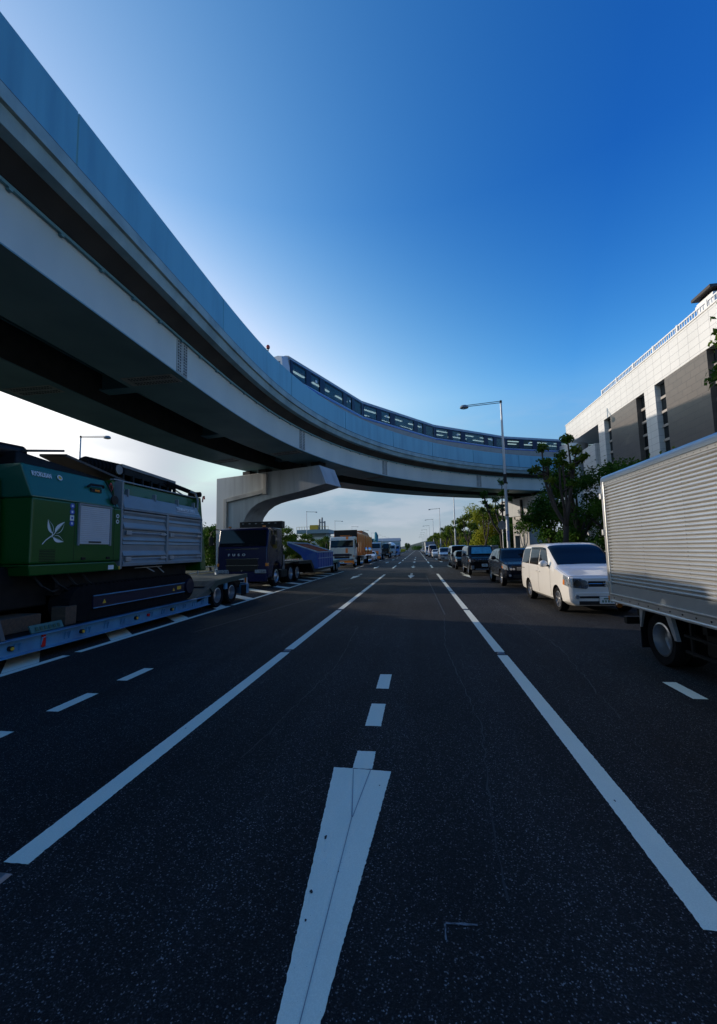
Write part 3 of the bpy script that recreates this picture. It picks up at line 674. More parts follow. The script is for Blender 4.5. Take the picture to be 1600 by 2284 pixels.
def van_stations(L, W, H, hood, cowl_y, cowl_z, rf_y, zb=.26, rear='van', roofw=.80, nose=.86, belt_rear=None):
    w = W/2; br = belt_rear or cowl_z+.02; hz = hood
    st = [(0, zb+.04, hz-.07, hz-.03, w*nose*.95, w*nose*.93, w*nose*.86), (.05, zb, hz-.02, hz+.02, w*(nose+.05), w*(nose+.04), w*nose*.93),
          (.22, zb-.02, hz+.02, hz+.06, w*.97, w*.965, w*.90), (.55, zb-.03, (hz+cowl_z)/2, (hz+cowl_z)/2+.05, w, w*.985, w*.90)]
    if cowl_y < .7: st = st[:3]
    st += [(cowl_y, zb-.03, cowl_z, cowl_z+.05, w, w*.985, w*.88)]
    def line(t): return cowl_y+(rf_y-cowl_y)*t, cowl_z+.05+(H-.045-cowl_z-.05)*t
    for t in (.06, .5, .93):
        y, z = line(t); st.append((y, zb-.03, cowl_z+.02*t, z, w, w*.985, w*(.88+(roofw-.88)*t)))
    st += [(rf_y+.25, zb-.03, br, H-.01, w, w*.985, w*roofw), (L*.62, zb-.03, br+.01, H, w, w*.985, w*roofw)]
    if rear == 'van': st += [(L-.42, zb-.02, br+.03, H-.03, w, w*.98, w*roofw), (L-.12, zb+.0, br+.04, H-.14, w*.985, w*.965, w*(roofw-.01)), (L-.03, zb+.03, br-.02, H-.34, w*.96, w*.94, w*(roofw-.02)), (L, zb+.1, br-.12, H-.62, w*.93, w*.91, w*(roofw-.02))]
    else: st += [(L-.75, zb-.02, br+.04, H-.05, w, w*.97, w*roofw), (L-.32, zb+.02, br+.05, H-.24, w*.97, w*.94, w*(roofw-.03)), (L-.06, zb+.1, br-.03, br+.12, w*.93, w*.90, w*(roofw-.05)), (L, zb+.16, br-.12, br-.02, w*.89, w*.86, w*(roofw-.08))]
    return st
def make_car2(name, label, x, y, P, group='vehicles parked along the right side of the road'):
    L, W, H = P['L'], P['W'], P['H']; pa = P['paint']
    r = thing(name, label, P.get('cat', 'car'), (x, y, 0), 0, group)
    B = Body(van_stations(L, W, H, P['hood'], P['cowl'][0], P['cowl'][1], P['rf'], P.get('zb', .26), P.get('rear', 'van'), P.get('roofw', .8), P.get('nose', .86), P.get('belt')))
    w = W/2; R_ = P['wr']; fy, ry = P['ax']
    bo = B.shell(P.get('ny', 56)).build('body', [pa, WELL], r, True, smooth=40)
    carve(bo, [(sx*(w-.10), ay, R_, R_+.055, .42) for sx in (-1, 1) for ay in (fy, ry)])
    for sx in (-1, 1):
        for ay in (fy, ry): make_wheel(r, sx*(w-.115), ay, R_, .2, sx, P.get('wheel', 'alloy'))
    # glazing
    cy, rf = P['cowl'][0], P['rf']
    m = MB(); B.patch(m, cy+.08, rf-.03, cy+.10, rf-.035, 5.35, 8, .006, 16, 10)
    q = MB(); q.v = m.v+[(-a, b, c) for a, b, c in m.v]; n0 = len(m.v); q.f = m.f+[tuple(i+n0 for i in f)[::-1] for f in m.f]
    q.build('windscreen', GLASS, r, True, smooth=60)
    for k, (b0, b1, t0, t1) in enumerate(P['wins']):
        for mi in (False, True):
            m = MB(); B.patch(m, b0, b1, t0, t1, 4.10, 4.93, .006, 12, 6, mi); m.build('side_window', P.get('sglass', GLASS), r, True, smooth=60)
    if P.get('visor'):
        b0, b1 = P['visor']
        for mi in (False, True):
            m = MB(); B.patch(m, b0, b1, b0+.1, b1, 4.86, 5.03, .03, 16, 3, mi); m.build('window_visor', GLASS_T, r, True, smooth=60, solid=.006)
    m = MB()
    for yb, yt in P['seams']:
        for mi in (False, True):
            B.patch(m, yb, yb+.012, yb, yb+.012, 2.2, 4.0, .002, 1, 14, mi)
    m.build('door_seam', SEAM, r, True)
    for hy in P.get('handles', []):
        for sx in (-1, 1):
            a = B.S(hy, 3.72); MB().box(sx*a.x-.02, sx*a.x+.025*(1 if sx > 0 else -1), hy, hy+.17, a.z-.018, a.z+.018).build('door_handle', P.get('trim', pa), r, True, bevel=.008)
    if P.get('sillrail'):
        m = MB()
        for mi in (False, True): B.patch(m, fy+R_+.12, ry-R_-.12, fy+R_+.12, ry-R_-.12, 2.0, 2.25, .012, 10, 2, mi)
        m.build('sill_trim', P['sillrail'], r, True)
    # front end: lamps, grille, bumper openings, plate
    yl, v0, v1 = P['lamp']
    for mi in (False, True):
        m = MB(); B.patch(m, .012, yl, .03, yl*.9, v0, v1, .008, 8, 6, mi); h_ = m.build('headlight', LAMPGLASS, r, True, smooth=60)
        m = MB(); B.patch(m, yl*.72, yl*.99, yl*.7, yl*.93, v0, v0+(v1-v0)*.5, .012, 4, 3, mi); m.build('indicator', AMBER, h_, True)
    def front(n_, x0, x1, z0, z1, mt, d=.0, par=r, t=.03):
        return MB().box(x0, x1, -d-t, .05, z0, z1).build(n_, mt, par, True, bevel=.012)
    for n_, x0, x1, z0, z1, mt, d in P['face']: front(n_, x0, x1, z0, z1, mt, d-.028)
    if P.get('lampface'):
        x0, x1, z0, z1 = P['lampface']
        for sx in (-1, 1):
            hh = MB().prism([(sx*a, b) for a, b in ((x0, z0+.02), (x0+.05, z0), (x1, z0+.03), (x1, z1), (x0+.16, z1-.01), (x0, z0+(z1-z0)*.62))], 'y', -.028, .06).build('headlight', LAMPDARK, r, True, bevel=.02, seg=3)
            m = MB()
            for xx in (x0+(x1-x0)*.28, x0+(x1-x0)*.72): m.cyl((sx*xx, -.031, (z0+z1)/2), (sx*xx, -.02, (z0+z1)/2), (z1-z0)*.33, n=14)
            m.build('lamp_reflector', CHROME, hh, True)
    hz_ = MB()
    for mi in (False, True): B.patch(hz_, .055, .068, .055, .068, 4.3, 8, .003, 1, 12, mi); B.patch(hz_, .07, P['cowl'][0]*.96, .07, P['cowl'][0]*.96, 4.55, 4.62, .003, 12, 1, mi)
    hz_.build('bonnet_seam', SEAM, r, True)
    if P.get('slats'):
        x0, x1, z0, z1, n, mt = P['slats']
        for i in range(n):
            xa = x0+(x1-x0)*(i+.18)/n; MB().box(xa, xa+(x1-x0)/n*.55, -.03, .0, z0, z1).build('grille_bar', mt, r, True, bevel=.006)
    z0 = P.get('plate', .42); pl_ = MB().box(-.165, .165, -.045, .0, z0, z0+.165).build('number_plate', PLATE, r, True, bevel=.004)
    m = MB(); m.box(-.08, .10, -.047, -.0455, z0+.105, z0+.135)
    for i in range(4): m.box(-.12+.065*i, -.085+.065*i, -.047, -.0455, z0+.03, z0+.085)
    m.build('plate_marks', PLATEG, pl_, True)
    # mirrors
    for sx in (-1, 1):
        a = B.S(cy+P.get('mir', .42), 4.0); 
        mr_ = MB(); mr_.lathe([(.001, -.055), (.07, -.05), (.098, -.02), (.10, .03), (.085, .045), (.001, .045)], (sx*(abs(a.x)+.14), a.y-.02, a.z+.10), 'y', 14)
        mr_.v = [((q[0]-sx*(abs(a.x)+.14))*1.15+sx*(abs(a.x)+.14), q[1], (q[2]-a.z-.10)*.95+a.z+.10) for q in mr_.v]
        mm_ = mr_.build('wing_mirror', P.get('mirror', pa), r, True, smooth=50)
        MB().box(sx*(abs(a.x)-.03), sx*(abs(a.x)+.08), a.y-.02, a.y+.04, a.z+.02, a.z+.07).build('mirror_arm', BLACK, mm_, True)
    for sx in (-1, 1):
        m = MB(); B.patch(m, L-.10, L-.012, L-.08, L-.02, 3.2, 4.6, .006, 4, 6, sx < 0); m.build('tail_light', REDL, r, True)
    m = MB()                                                         # wipers resting on the cowl
    for x0 in (-.62, .05):
        a = B.S(cy+.10, 7.2 if x0 < 0 else 7.2); m.tube([(x0, cy+.09, P['cowl'][1]+.085), (x0+.30, cy+.10, P['cowl'][1]+.105), (x0+.56, cy+.12, P['cowl'][1]+.10)], .009, 5)
    m.build('wiper', BLACK, r, True)
    if P.get('roof_panel'):
        m = MB(); B.patch(m, rf+.25, rf+1.2, rf+.25, rf+1.2, 6.6, 8, .005, 8, 6); q = MB(); q.v = m.v+[(-a, b, c) for a, b, c in m.v]; n0 = len(m.v); q.f = m.f+[tuple(i+n0 for i in f)[::-1] for f in m.f]; q.build('sunroof', GLASS_T, r, True, smooth=60)
    return r, B
# --- white minivan in front of the line
VAN = dict(L=4.60, W=1.72, H=1.80, hood=.93, cowl=(.95, 1.10), rf=1.95, wr=.315, ax=(.86, 3.62), paint=WHITEP, cat='minivan', zb=.24, roofw=.83, belt=1.07, nose=.91,
           wins=[(1.45, 2.42, 1.92, 2.42), (2.48, 3.42, 2.48, 3.40), (3.52, 4.42, 3.50, 4.26)], visor=(1.9, 3.35), seams=[(1.32, 1.32), (2.45, 2.45), (3.47, 3.47)], handles=[2.24, 2.55],
           lamp=(.36, 3.30, 4.06), lampface=(.40, .75, .65, .91), face=[('grille', -.395, .395, .69, .84, BLACK, .0), ('chrome_bar', -.38, .38, .765, .78, CHROME, .008), ('bumper_lip', -.70, .70, .53, .56, WHITEP, .012), ('bumper_slot', -.66, .66, .42, .48, BLACK, .004), ('lower_intake', -.62, .62, .27, .36, BLACK, .004)], plate=.30, roof_panel=True, mir=.50)
v, Bv = make_car2('minivan', 'white minivan with a shaded front, directly behind the box truck', 4.44, 10.72, VAN)
m = MB(); m.cyl((-.66, -.035, .46), (-.66, .03, .46), .05, n=16); m.cyl((.66, -.035, .46), (.66, .03, .46), .05, n=16); m.build('fog_lamp', LAMPGLASS, v, True)
m = MB(); m.tube([(-.05, -.035, .80), (-.04, -.04, .73), (.0, -.042, .715), (.04, -.04, .73), (.05, -.035, .80)], .011, 6); m.build('emblem', CHROME, v, True)
MB().box(-.86, -.85, 4.05, 4.48, .985, 1.0).build('slide_rail', BLACK, v, True)
# --- dark suv
BLUEBLK = pm('midnight_paint', (.006, .008, .014), .22, var=.08, coat=.25, spec=.4); BLKP = pm('black_car_paint', (.006, .006, .007), .2, var=.08, coat=.25, spec=.4)
SUV = dict(L=4.40, W=1.80, H=1.66, hood=.94, cowl=(1.18, 1.10), rf=1.86, wr=.35, ax=(.90, 3.46), paint=BLUEBLK, cat='suv', rear='hatch', roofw=.74, belt=1.10, zb=.32, nose=.84,
           wins=[(1.62, 2.42, 2.0, 2.42), (2.47, 3.28, 2.47, 3.2), (3.34, 3.85, 3.3, 3.55)], seams=[(1.5, 1.5), (2.44, 2.44), (3.32, 3.32)], handles=[2.2, 3.05], sillrail=GREYM,
           lamp=(.50, 3.35, 4.02), lampface=(.45, .70, .70, .84), face=[('grille', -.42, .42, .70, .86, BLACK, .0), ('lower_intake', -.55, .55, .40, .54, BLACK, .004)], plate=.55, mirror=BLACK, mir=.5)
v, _ = make_car2('suv', 'very dark blue suv parked right behind the white minivan', 4.48, 18.1, SUV)
for z in (.725, .775, .825): MB().box(-.40, .40, -.04, .0, z, z+.02).build('grille_bar', CHROME, v, True)
for sx in (-1, 1): MB().cyl((sx*.68, -.03, .50), (sx*.68, .05, .50), .055, n=14).build('fog_lamp', LAMPGLASS, v, True)
# --- boxy black van with blue-lit grille bars
DEL = dict(L=4.73, W=1.80, H=1.86, hood=1.02, cowl=(1.0, 1.16), rf=1.62, wr=.35, ax=(.92, 3.76), paint=BLKP, cat='van', zb=.34, roofw=.85, belt=1.14, nose=.90,
           wins=[(1.42, 2.38, 1.72, 2.38), (2.44, 3.40, 2.44, 3.40), (3.48, 4.56, 3.48, 4.40)], seams=[(1.3, 1.3), (2.41, 2.41), (3.44, 3.44)], handles=[2.2, 2.5], sillrail=GREYM,
           lamp=(.30, 3.45, 4.02), lampface=(.57, .74, .84, 1.0), face=[('grille', -.56, .56, .84, 1.0, BLACK, .0), ('skid_plate', -.55, .55, .36, .42, GREYM, .02), ('bumper_guard', -.80, -.62, .40, .62, GREYM, .03), ('bumper_guard', .62, .80, .40, .62, GREYM, .03)], slats=(-.55, .55, .86, .98, 8, CHROME), plate=.55, mirror=BLACK)
make_car2('boxy_van', 'boxy black van with upright silver grille bars and a sunshade behind its windscreen', 3.98, 25.8, DEL)
SHADE = pm('sun_shade', (.10, .42, .55), .5, col2=(.05, .25, .38), scale=5)
for ob in bpy.data.objects:
    if ob.name.startswith('boxy_van'): dv = ob
m = MB().add([(-.62, 1.06, 1.285), (.66, 1.06, 1.285), (.62, 1.42, 1.69), (-.55, 1.42, 1.69)], [(0, 1, 2, 3)]).build('sun_shade', SHADE, dv, True)
m.location = (0, -.045, .035)
# --- small black hatchback
HAT = dict(L=3.75, W=1.66, H=1.50, hood=.84, cowl=(.92, 1.0), rf=1.52, wr=.29, ax=(.74, 3.12), paint=BLKP, cat='hatchback', rear='hatch', roofw=.76, zb=.24, ny=40,
           wins=[(1.3, 2.1, 1.62, 2.1), (2.15, 2.95, 2.15, 2.85)], seams=[(1.25, 1.25), (2.12, 2.12), (2.95, 2.95)], lamp=(.40, 3.3, 4.02), face=[('grille', -.4, .4, .62, .72, BLACK, 0), ('lower_intake', -.5, .5, .30, .42, BLACK, 0)], slats=(-.34, .34, .64, .70, 3, CHROME), plate=.44, mirror=BLACK)
make_car2('hatchback', 'small black hatchback between the boxy black van and the grey one-box van', 3.78, 33.4, HAT)
# --- grey one-box van
GREYP = pm('silver_grey_paint', (.20, .23, .25), .25, metal=.4, var=.06, coat=.8); SILV = pm('silver_paint', (.36, .38, .42), .25, metal=.5, var=.06, coat=.8)
HIA = dict(L=4.7, W=1.72, H=1.98, hood=1.0, cowl=(.42, 1.16), rf=1.15, wr=.33, ax=(.95, 3.5), paint=GREYP, cat='van', zb=.28, roofw=.84, belt=1.12, nose=.92, ny=40,
           wins=[(.95, 1.9, 1.2, 1.9), (1.98, 3.1, 1.98, 3.1), (3.2, 4.5, 3.2, 4.4)], seams=[(.8, .8), (1.95, 1.95), (3.15, 3.15)], lamp=(.22, 3.0, 3.7), face=[('grille', -.5, .5, .72, .80, BLACK, 0), ('lower_intake', -.55, .55, .32, .44, BLACK, 0)], plate=.48, mirror=BLACK, mir=.3, wheel='cap')
make_car2('one_box_van', 'grey flat-fronted one-box van behind the small black hatchback', 3.86, 38.2, HIA)
# --- silver people carrier
SIL = dict(VAN, L=4.6, W=1.70, H=1.82, paint=SILV, ny=40, roof_panel=False, sglass=GLASS); SIL.pop('visor')
make_car2('people_carrier', 'silver people carrier, first vehicle beyond the grey one-box van', 3.75, 56.5, SIL)
# --- small white hatchback
KEI = dict(HAT, L=3.6, W=1.55, H=1.5, paint=WHITEP, ny=32)
make_car2('hatchback', 'small white hatchback next to the person in the red top', 3.35, 76.5, KEI)
# --- white high-roof delivery van
HIR = dict(HIA, L=5.2, W=1.88, H=2.5, hood=1.08, cowl=(.55, 1.28), rf=1.55, paint=WHITEP, roofw=.78, belt=1.25, ax=(.95, 4.0), ny=32, mirror=BLACK)
make_car2('high_roof_van', 'white high-roof delivery van in front of the grey box lorry', 3.1, 84.5, HIR)
FAR = [('hatchback', KEI, 2.95, 118, 'small white hatchback far off, just beyond the grey box lorry', WHITEP), ('people_carrier', SIL, 2.75, 131, 'pale people carrier far down the right side, beyond two white cars', SILV),
       ('hatchback', HAT, 2.55, 150, 'dark hatchback tiny in the distance on the right side', BLKP), ('one_box_van', HIA, 2.5, 166, 'white one-box van tiny in the distance on the right side', WHITEP), ('people_carrier', SIL, 2.3, 190, 'farthest people carrier of the right-hand line, a grey speck', GREYP)]
for n_, P_, x, y, lb, pa in FAR:
    c = dict(P_); c['paint'] = pa; c['ny'] = 20; make_car2(n_, lb, x, y, c)
# ------------------------------------------------------------------ silver box truck on the right
bt = thing('box_truck', 'silver box truck with a ribbed aluminium body at the right edge', 'box truck', (4.35, 7.75, 0), 0, 'vehicles parked along the right side of the road')
TX0, TX1, TY0, TY1 = 3.30, 5.30, 3.05, 7.78
prof = []
z = 1.035; pit = .0535
while z < 2.74:
    prof += [(TX0+.034, z), (TX0+.034, z+.010), (TX0-.002, z+.016), (TX0-.006, z+.028), (TX0+.006, z+.049)]; z += pit
prof += [(TX0+.034, 2.745), (TX0+.05, 2.745), (TX0+.05, 1.03)]
MB().prism([(a, b) for a, b in prof], 'y', TY0+.05, TY1-.075).build('ribbed_side', ALU, bt, smooth=25)
MB().box(TX0+.05, TX1-.02, TY0+.02, TY1-.03, .80, 2.80).build('box_shell', ALU, bt)
MB().box(TX0, TX0+.04, TY0+.04, TY1-.07, .86, 1.031).build('lower_panel', pm('plain_aluminium', (.42, .45, .46), .4, metal=.6, var=.1), bt)
m = MB(); m.prism([(TX0-.03, .725), (TX0-.03, .752), (TX0-.018, .76), (TX0-.018, .84), (TX0-.03, .848), (TX0-.03, .868), (TX0+.08, .868), (TX0+.08, .725)], 'y', TY0, TY1); rl_ = m.build('side_rail', ALU, bt, bevel=.004)
m = MB()
for i in range(18): m.cyl((TX0-.019, TY0+.15+.26*i, .80), (TX0-.0245, TY0+.15+.26*i, .80), .011, n=8)
m.build('rivet', DARKM, rl_)
RV = pm('rivet_alu', (.45, .45, .44), .4, metal=.7)
m = MB(); m.box(TX0-.004, TX0+.04, TY0+.04, TY1-.07, 2.746, 2.80); m.build('upper_panel', ALU, bt)
m = MB()
for i in range(38): m.cyl((TX0-.004, TY0+.12+.12*i, 2.772), (TX0-.009, TY0+.12+.12*i, 2.772), .008, n=6)
for yy in (4.6, 5.6, 6.6):
    for i in range(31): m.cyl((TX0-.006, yy, 1.06+pit*i), (TX0-.012, yy, 1.06+pit*i), .007, n=6)
o = m.build('panel_rivet', RV, bt); o['kind'] = 'stuff'
CAPP = pm('blue_grey_cap', (.40, .50, .60), .35, var=.1, coat=.3)
sec = [(TX0-.02, 2.80), (TX0-.035, 2.83), (TX0-.03, 2.87), (TX0+.0, 2.905), (TX0+.06, 2.92), (TX0+.12, 2.92), (TX0+.12, 2.80)]
MB().prism(sec, 'y', TY0, TY1).build('roof_rail', CAPP, bt, smooth=40)
MB().prism([(TX1-.12, 2.80), (TX1-.12, 2.92), (TX1-.03, 2.92), (TX1+.02, 2.87), (TX1+.02, 2.80)], 'y', TY0, TY1).build('roof_rail', CAPP, bt); MB().box(TX0+.12, TX1-.12, TY0+.02, TY1-.02, 2.80, 2.905).build('roof_skin', ALU, bt)
fr = MB(); fr.box(TX0-.025, TX0+.06, TY1-.07, TY1+.03, .75, 2.84); fr.box(TX1-.06, TX1+.025, TY1-.07, TY1+.03, .75, 2.84); fr.box(TX0+.06, TX1-.06, TY1-.07, TY1+.028, 2.74, 2.84); fr.build('rear_frame', ALU, bt, bevel=.01)
for x0, x1 in ((TX0+.07, 4.295), (4.305, TX1-.07)):
    d_ = MB().box(x0, x1, TY1-.02, TY1+.022, .87, 2.73).build('rear_door', ALU, bt, bevel=.008)
    for z in (1.05, 1.5, 2.1, 2.55): MB().box(x0-.02 if x0 < 4 else x1-.10, x0+.10 if x0 < 4 else x1+.02, TY1+.022, TY1+.05, z-.03, z+.03).build('hinge', GALV, d_)
    MB().cyl((4.2 if x0 < 4 else 4.4, TY1+.05, .9), (4.2 if x0 < 4 else 4.4, TY1+.05, 2.7), .014, n=8).build('lock_bar', GALV, d_)
for z in (1.02, 1.92, 2.56): MB().box(TX0-.06, TX0-.01, TY1-.01, TY1+.045, z-.05, z+.05).build('hinge', ALU, bt, bevel=.006)
MB().box(TX0-.03, TX0+.02, TY1+.0, TY1+.045, .74, .82).build('marker_lamp', AMBER, bt, bevel=.006)
MB().cyl((TX0+.12, TY1-.02, .66), (TX0+.12, TY1+.02, .66), .045, n=14).build('marker_lamp', AMBER, bt)
MB().box(3.44, 5.16, 7.60, 7.70, .37, .49).build('rear_bumper', BLACK, bt, bevel=.01)
m = MB(); m.box(3.95, 4.05, 1.6, 7.6, .52, .74); m.box(4.55, 4.65, 1.6, 7.6, .52, .74)
for yy in (3.3, 4.4, 5.5, 7.0): m.box(3.36, 5.24, yy, yy+.08, .60, .722)
m.build('chassis', DARKM, bt)
for sx, xx in ((-1, 3.44), (1, 5.16)):
    make_wheel(bt, xx-4.35, 6.45-7.75, .36, .2, sx, 'dish', rimr=.232); make_wheel(bt, xx-4.35-sx*.235, 6.45-7.75, .36, .2, sx, 'dish', rimr=.232); make_wheel(bt, xx-4.35, 2.3-7.75, .36, .22, sx, 'front', rimr=.232)
for xx in (3.36, 5.0):
    mud = MB().box(xx-.03, xx+.24, 6.93, 6.955, .14, .62).build('mud_flap', RUBBER, bt)
    MB().hexa([(xx-.045, 6.90, .45), (xx-.02, 6.90, .45), (xx-.02, 6.925, .45), (xx-.045, 6.925, .45), (xx-.05, 6.80, .725), (xx-.01, 6.80, .725), (xx-.01, 6.90, .725), (xx-.05, 6.90, .725)]).build('flap_bracket', GALV, mud)
    MB().hexa([(xx-.045, 6.02, .42), (xx-.0, 6.02, .42), (xx-.0, 6.08, .42), (xx-.045, 6.08, .42), (xx-.05, 6.12, .725), (xx-.0, 6.12, .725), (xx-.0, 6.24, .725), (xx-.05, 6.24, .725)]).build('flap_bracket', GALV, mud)
MB().box(3.42, 3.85, 4.9, 5.65, .32, .66).build('fuel_tank', DARKM, bt, bevel=.04, seg=3); MB().box(3.42, 3.80, 4.2, 4.78, .30, .62).build('battery_box', DARKM, bt, bevel=.02)
m = MB(); m.box(3.36, 3.39, 3.6, 5.95, .30, .335); m.box(3.36, 3.39, 3.6, 5.95, .50, .53)
for yy in (3.7, 4.8, 5.85): m.box(3.392, 3.42, yy, yy+.04, .26, .722)
m.build('side_guard', DARKM, bt)
m = MB(); m.tube([(3.5, 6.0, .7), (3.45, 5.9, .55), (3.5, 5.75, .45)], .02, 6); m.build('air_hose', BLACK, bt)
cb = MB().prism([(1.30, .32), (1.28, 1.05), (1.55, 1.95), (1.75, 2.08), (2.85, 2.08), (2.85, .62), (2.72, .62), (2.60, .45), (2.0, .45), (1.9, .32)], 'x', 3.5, 5.1).build('cab', WHITEP, bt, bevel=.05, seg=3)
MB().hexa([(3.6, 1.27, 1.12), (5.0, 1.27, 1.12), (5.0, 1.30, 1.12), (3.6, 1.30, 1.12), (3.65, 1.52, 1.88), (4.95, 1.52, 1.88), (4.95, 1.56, 1.88), (3.65, 1.56, 1.88)]).build('windscreen', GLASS, bt)
for xx in (3.497, 5.103): MB().prism([(1.62, 1.15), (1.82, 1.85), (2.6, 1.85), (2.6, 1.15)], 'x', xx-.004, xx+.004).build('side_window', GLASS, bt)
# ------------------------------------------------------------------ green shredder on the first low trailer
GRN = pm('green_paint', (.003, .070, .008), .38, var=.12, coat=.15, scale=1.2); GRND = pm('deep_green_paint', (.003, .042, .006), .4, var=.12, coat=.1); TEAL = pm('sky_lit_green', (.005, .095, .055), .35, var=.08, coat=.35)  # teal of the upper cover has the sky's reflection put into its green
GREYP2 = pm('grey_machine_paint', (.20, .225, .24), .4, var=.15, coat=.2); SHUT = pm('shutter_grey', (.48, .49, .50), .45, var=.1); NAVYB = pm('navy_track_paint', (.006, .009, .028), .35, var=.15, coat=.4)
STICK = pm('white_marking', (.62, .66, .68), .6); BLUESIGN = pm('blue_sign', (.02, .08, .42), .4); YEL = pm('warning_yellow', (.60, .36, .03), .5); REDP = pm('red_paint', (.35, .02, .02), .5)
BLUET = pm('trailer_blue', (.075, .25, .41), .45, col2=(.05, .14, .26), scale=2.5, coat=.2)
mc = thing('waste_shredder', 'green shredder with a leaf emblem and grey ribbed doors, loaded on the near left trailer', 'shredder', (-7.75, 9, .44))
XS = -6.5
m = MB(); m.hexa([(-9.0, 6.13, 1.58), (XS, 6.13, 1.58), (XS, 8.28, 1.58), (-9.0, 8.28, 1.58), (-9.0, 6.13, 2.735), (XS, 6.13, 2.735), (XS, 8.28, 2.735), (-9.0, 8.28, 2.735)]); eb = m.build('engine_cover', GRN, mc, bevel=.035, seg=3)
m = MB(); m.hexa([(-9.0, 6.13, 2.737), (XS-.005, 6.13, 2.737), (XS-.005, 8.24, 2.737), (-9.0, 8.24, 2.737), (-8.8, 6.20, 3.34), (XS-.22, 6.08, 3.34), (XS-.22, 8.0, 3.34), (-8.8, 8.0, 3.34)]); m.build('upper_cover', TEAL, mc, bevel=.03, seg=3)
m = MB(); m.hexa([(-8.9, 6.40, 1.37), (XS+.0, 6.14, 1.38), (XS+.0, 8.32, 1.38), (-8.9, 8.32, 1.38), (-8.9, 6.0, 1.572), (XS+.02, 6.10, 1.572), (XS+.02, 8.1, 1.572), (-8.9, 8.3, 1.572)]); m.build('lower_skirt', GRN, mc, bevel=.02)
m = MB(); m.hexa([(-9.0, 3.6, 1.6), (-7.02, 3.6, 1.6), (-7.02, 6.12, 1.6), (-9.0, 6.12, 1.6), (-9.0, 3.6, 3.1), (-7.1, 3.6, 3.1), (-7.1, 6.12, 3.1), (-9.0, 6.12, 3.1)]); m.build('front_cover', GRND, mc, bevel=.06, seg=3); MB().box(-8.6, -7.3, -.6, 3.55, 1.12, 2.9).build('shade_conveyor_block', DARKM, mc, bevel=.05)  # unseen conveyor block added to keep the sun off the near road
MB().box(XS-.2, XS+.012, 8.27, 8.32, 1.40, 3.36).build('corner_post', GREYP2, mc, bevel=.01)
sh = MB(); nsl = 19
pr_ = [(XS-.02, 1.935)]
for i in range(nsl): z0 = 1.94+i*.0398; pr_ += [(XS+.012, z0), (XS+.016, z0+.02), (XS+.012, z0+.034), (XS+.004, z0+.036)]
pr_ += [(XS-.02, 2.70)]
so_ = MB().prism(pr_, 'y', 7.13, 7.92).build('roller_shutter', SHUT, mc)
m = MB(); m.box(XS, XS+.03, 7.09, 7.128, 1.91, 2.735); m.box(XS, XS+.03, 7.922, 7.96, 1.91, 2.735); m.box(XS, XS+.03, 7.128, 7.922, 2.702, 2.735); m.build('shutter_frame', GREYP2, so_)
MB().box(XS+.014, XS+.03, 7.36, 7.68, 1.965, 1.995).build('shutter_handle', BLACK, so_, bevel=.006)
Tm = basis((0, 1, 0), (-.222, 0, .61), (0, 0, 0))
def on_band(y, z, d=.012):
    t = (z-2.735)/.605; nx = Vector((.61, 0, .222)).normalized(); return Vector((XS-.005-.215*t, y, z))+nx*d
def T_at(q, xa, ya): return Matrix.Translation(Vector(q)-wloc(mc)) @ basis(xa, ya, (0, 0, 0))
text('RYOKUSAN', 'lettering', STICK, mc, .125, T_at(on_band(6.225, 3.135), (0, 1, 0), (-.215, 0, .605)), sx=.60)
nb = Vector((.61, 0, .222)).normalized()
q = on_band(6.80, 3.18); m = MB(); m.cyl(q, q+nb*.006, .055, n=24); m.mat(1).cyl(q+nb*.006, q+nb*.009, .036, n=20); m.build('round_badge', [STICK, YEL], mc)
m = MB()
def leaf(m, bx, by, ang, L_, W_):
    n = 12; ca, sa = math.cos(ang), math.sin(ang)
    def P(t, w): u = t*L_; v = w*W_*math.sin(math.pi*min(1, t**.8))*(1-.25*t); return (XS+.002, by+0+u*ca-v*sa, bx+u*sa+v*ca)
    ts = [i/n for i in range(n+1)]
    fill = [P(t, .12) for t in ts]+[P(t, 1.0) for t in ts[::-1]]
    k = len(fill)//2
    for i in range(k-1): m.add([fill[i], fill[i+1], fill[2*k-2-i], fill[2*k-1-i]], [(0, 1, 2, 3)])
    for i in range(n):   # outlined half
        a, b = ts[i], ts[i+1]; m.add([P(a, -1.0), P(b, -1.0), P(b, -.86), P(a, -.86)], [(0, 1, 2, 3)]); m.add([P(a, -.06), P(b, -.06), P(b, .0), P(a, .0)], [(0, 1, 2, 3)])
leaf(m, 2.12, 6.545, R(112), .27, .065); leaf(m, 2.125, 6.60, R(48), .30, .075); leaf(m, 2.06, 6.56, R(-20), .25, -.07)
st_ = [(6.35, 1.925), (6.42, 2.0), (6.50, 2.055), (6.57, 2.10), (6.61, 2.15)]
for (a, b), (c, d) in zip(st_[:-1], st_[1:]): m.add([(XS+.002, a, b-.011), (XS+.002, c, d-.011), (XS+.002, c, d+.011), (XS+.002, a, b+.011)], [(0, 1, 2, 3)])
m.add([(XS+.002, 6.535, 2.05), (XS+.002, 6.55, 2.05), (XS+.002, 6.555, 2.15), (XS+.002, 6.54, 2.15)], [(0, 1, 2, 3)])
m.build('leaf_emblem', STICK, mc)
for i, z in enumerate((2.66, 2.545, 2.43, 2.325)):
    m = MB()
    if i == 2: m.box(XS, XS+.004, 6.91, 7.0, z-.05, z+.05)
    else: m.cyl((XS, 6.955, z), (XS+.004, 6.955, z), .052, n=20)
    m.mat(1); m.box(XS+.004, XS+.006, 6.935, 6.975, z-.02, z+.022); m.build('safety_sticker', [STICK if i == 2 else BLUESIGN, BLUESIGN if i == 2 else STICK], mc)
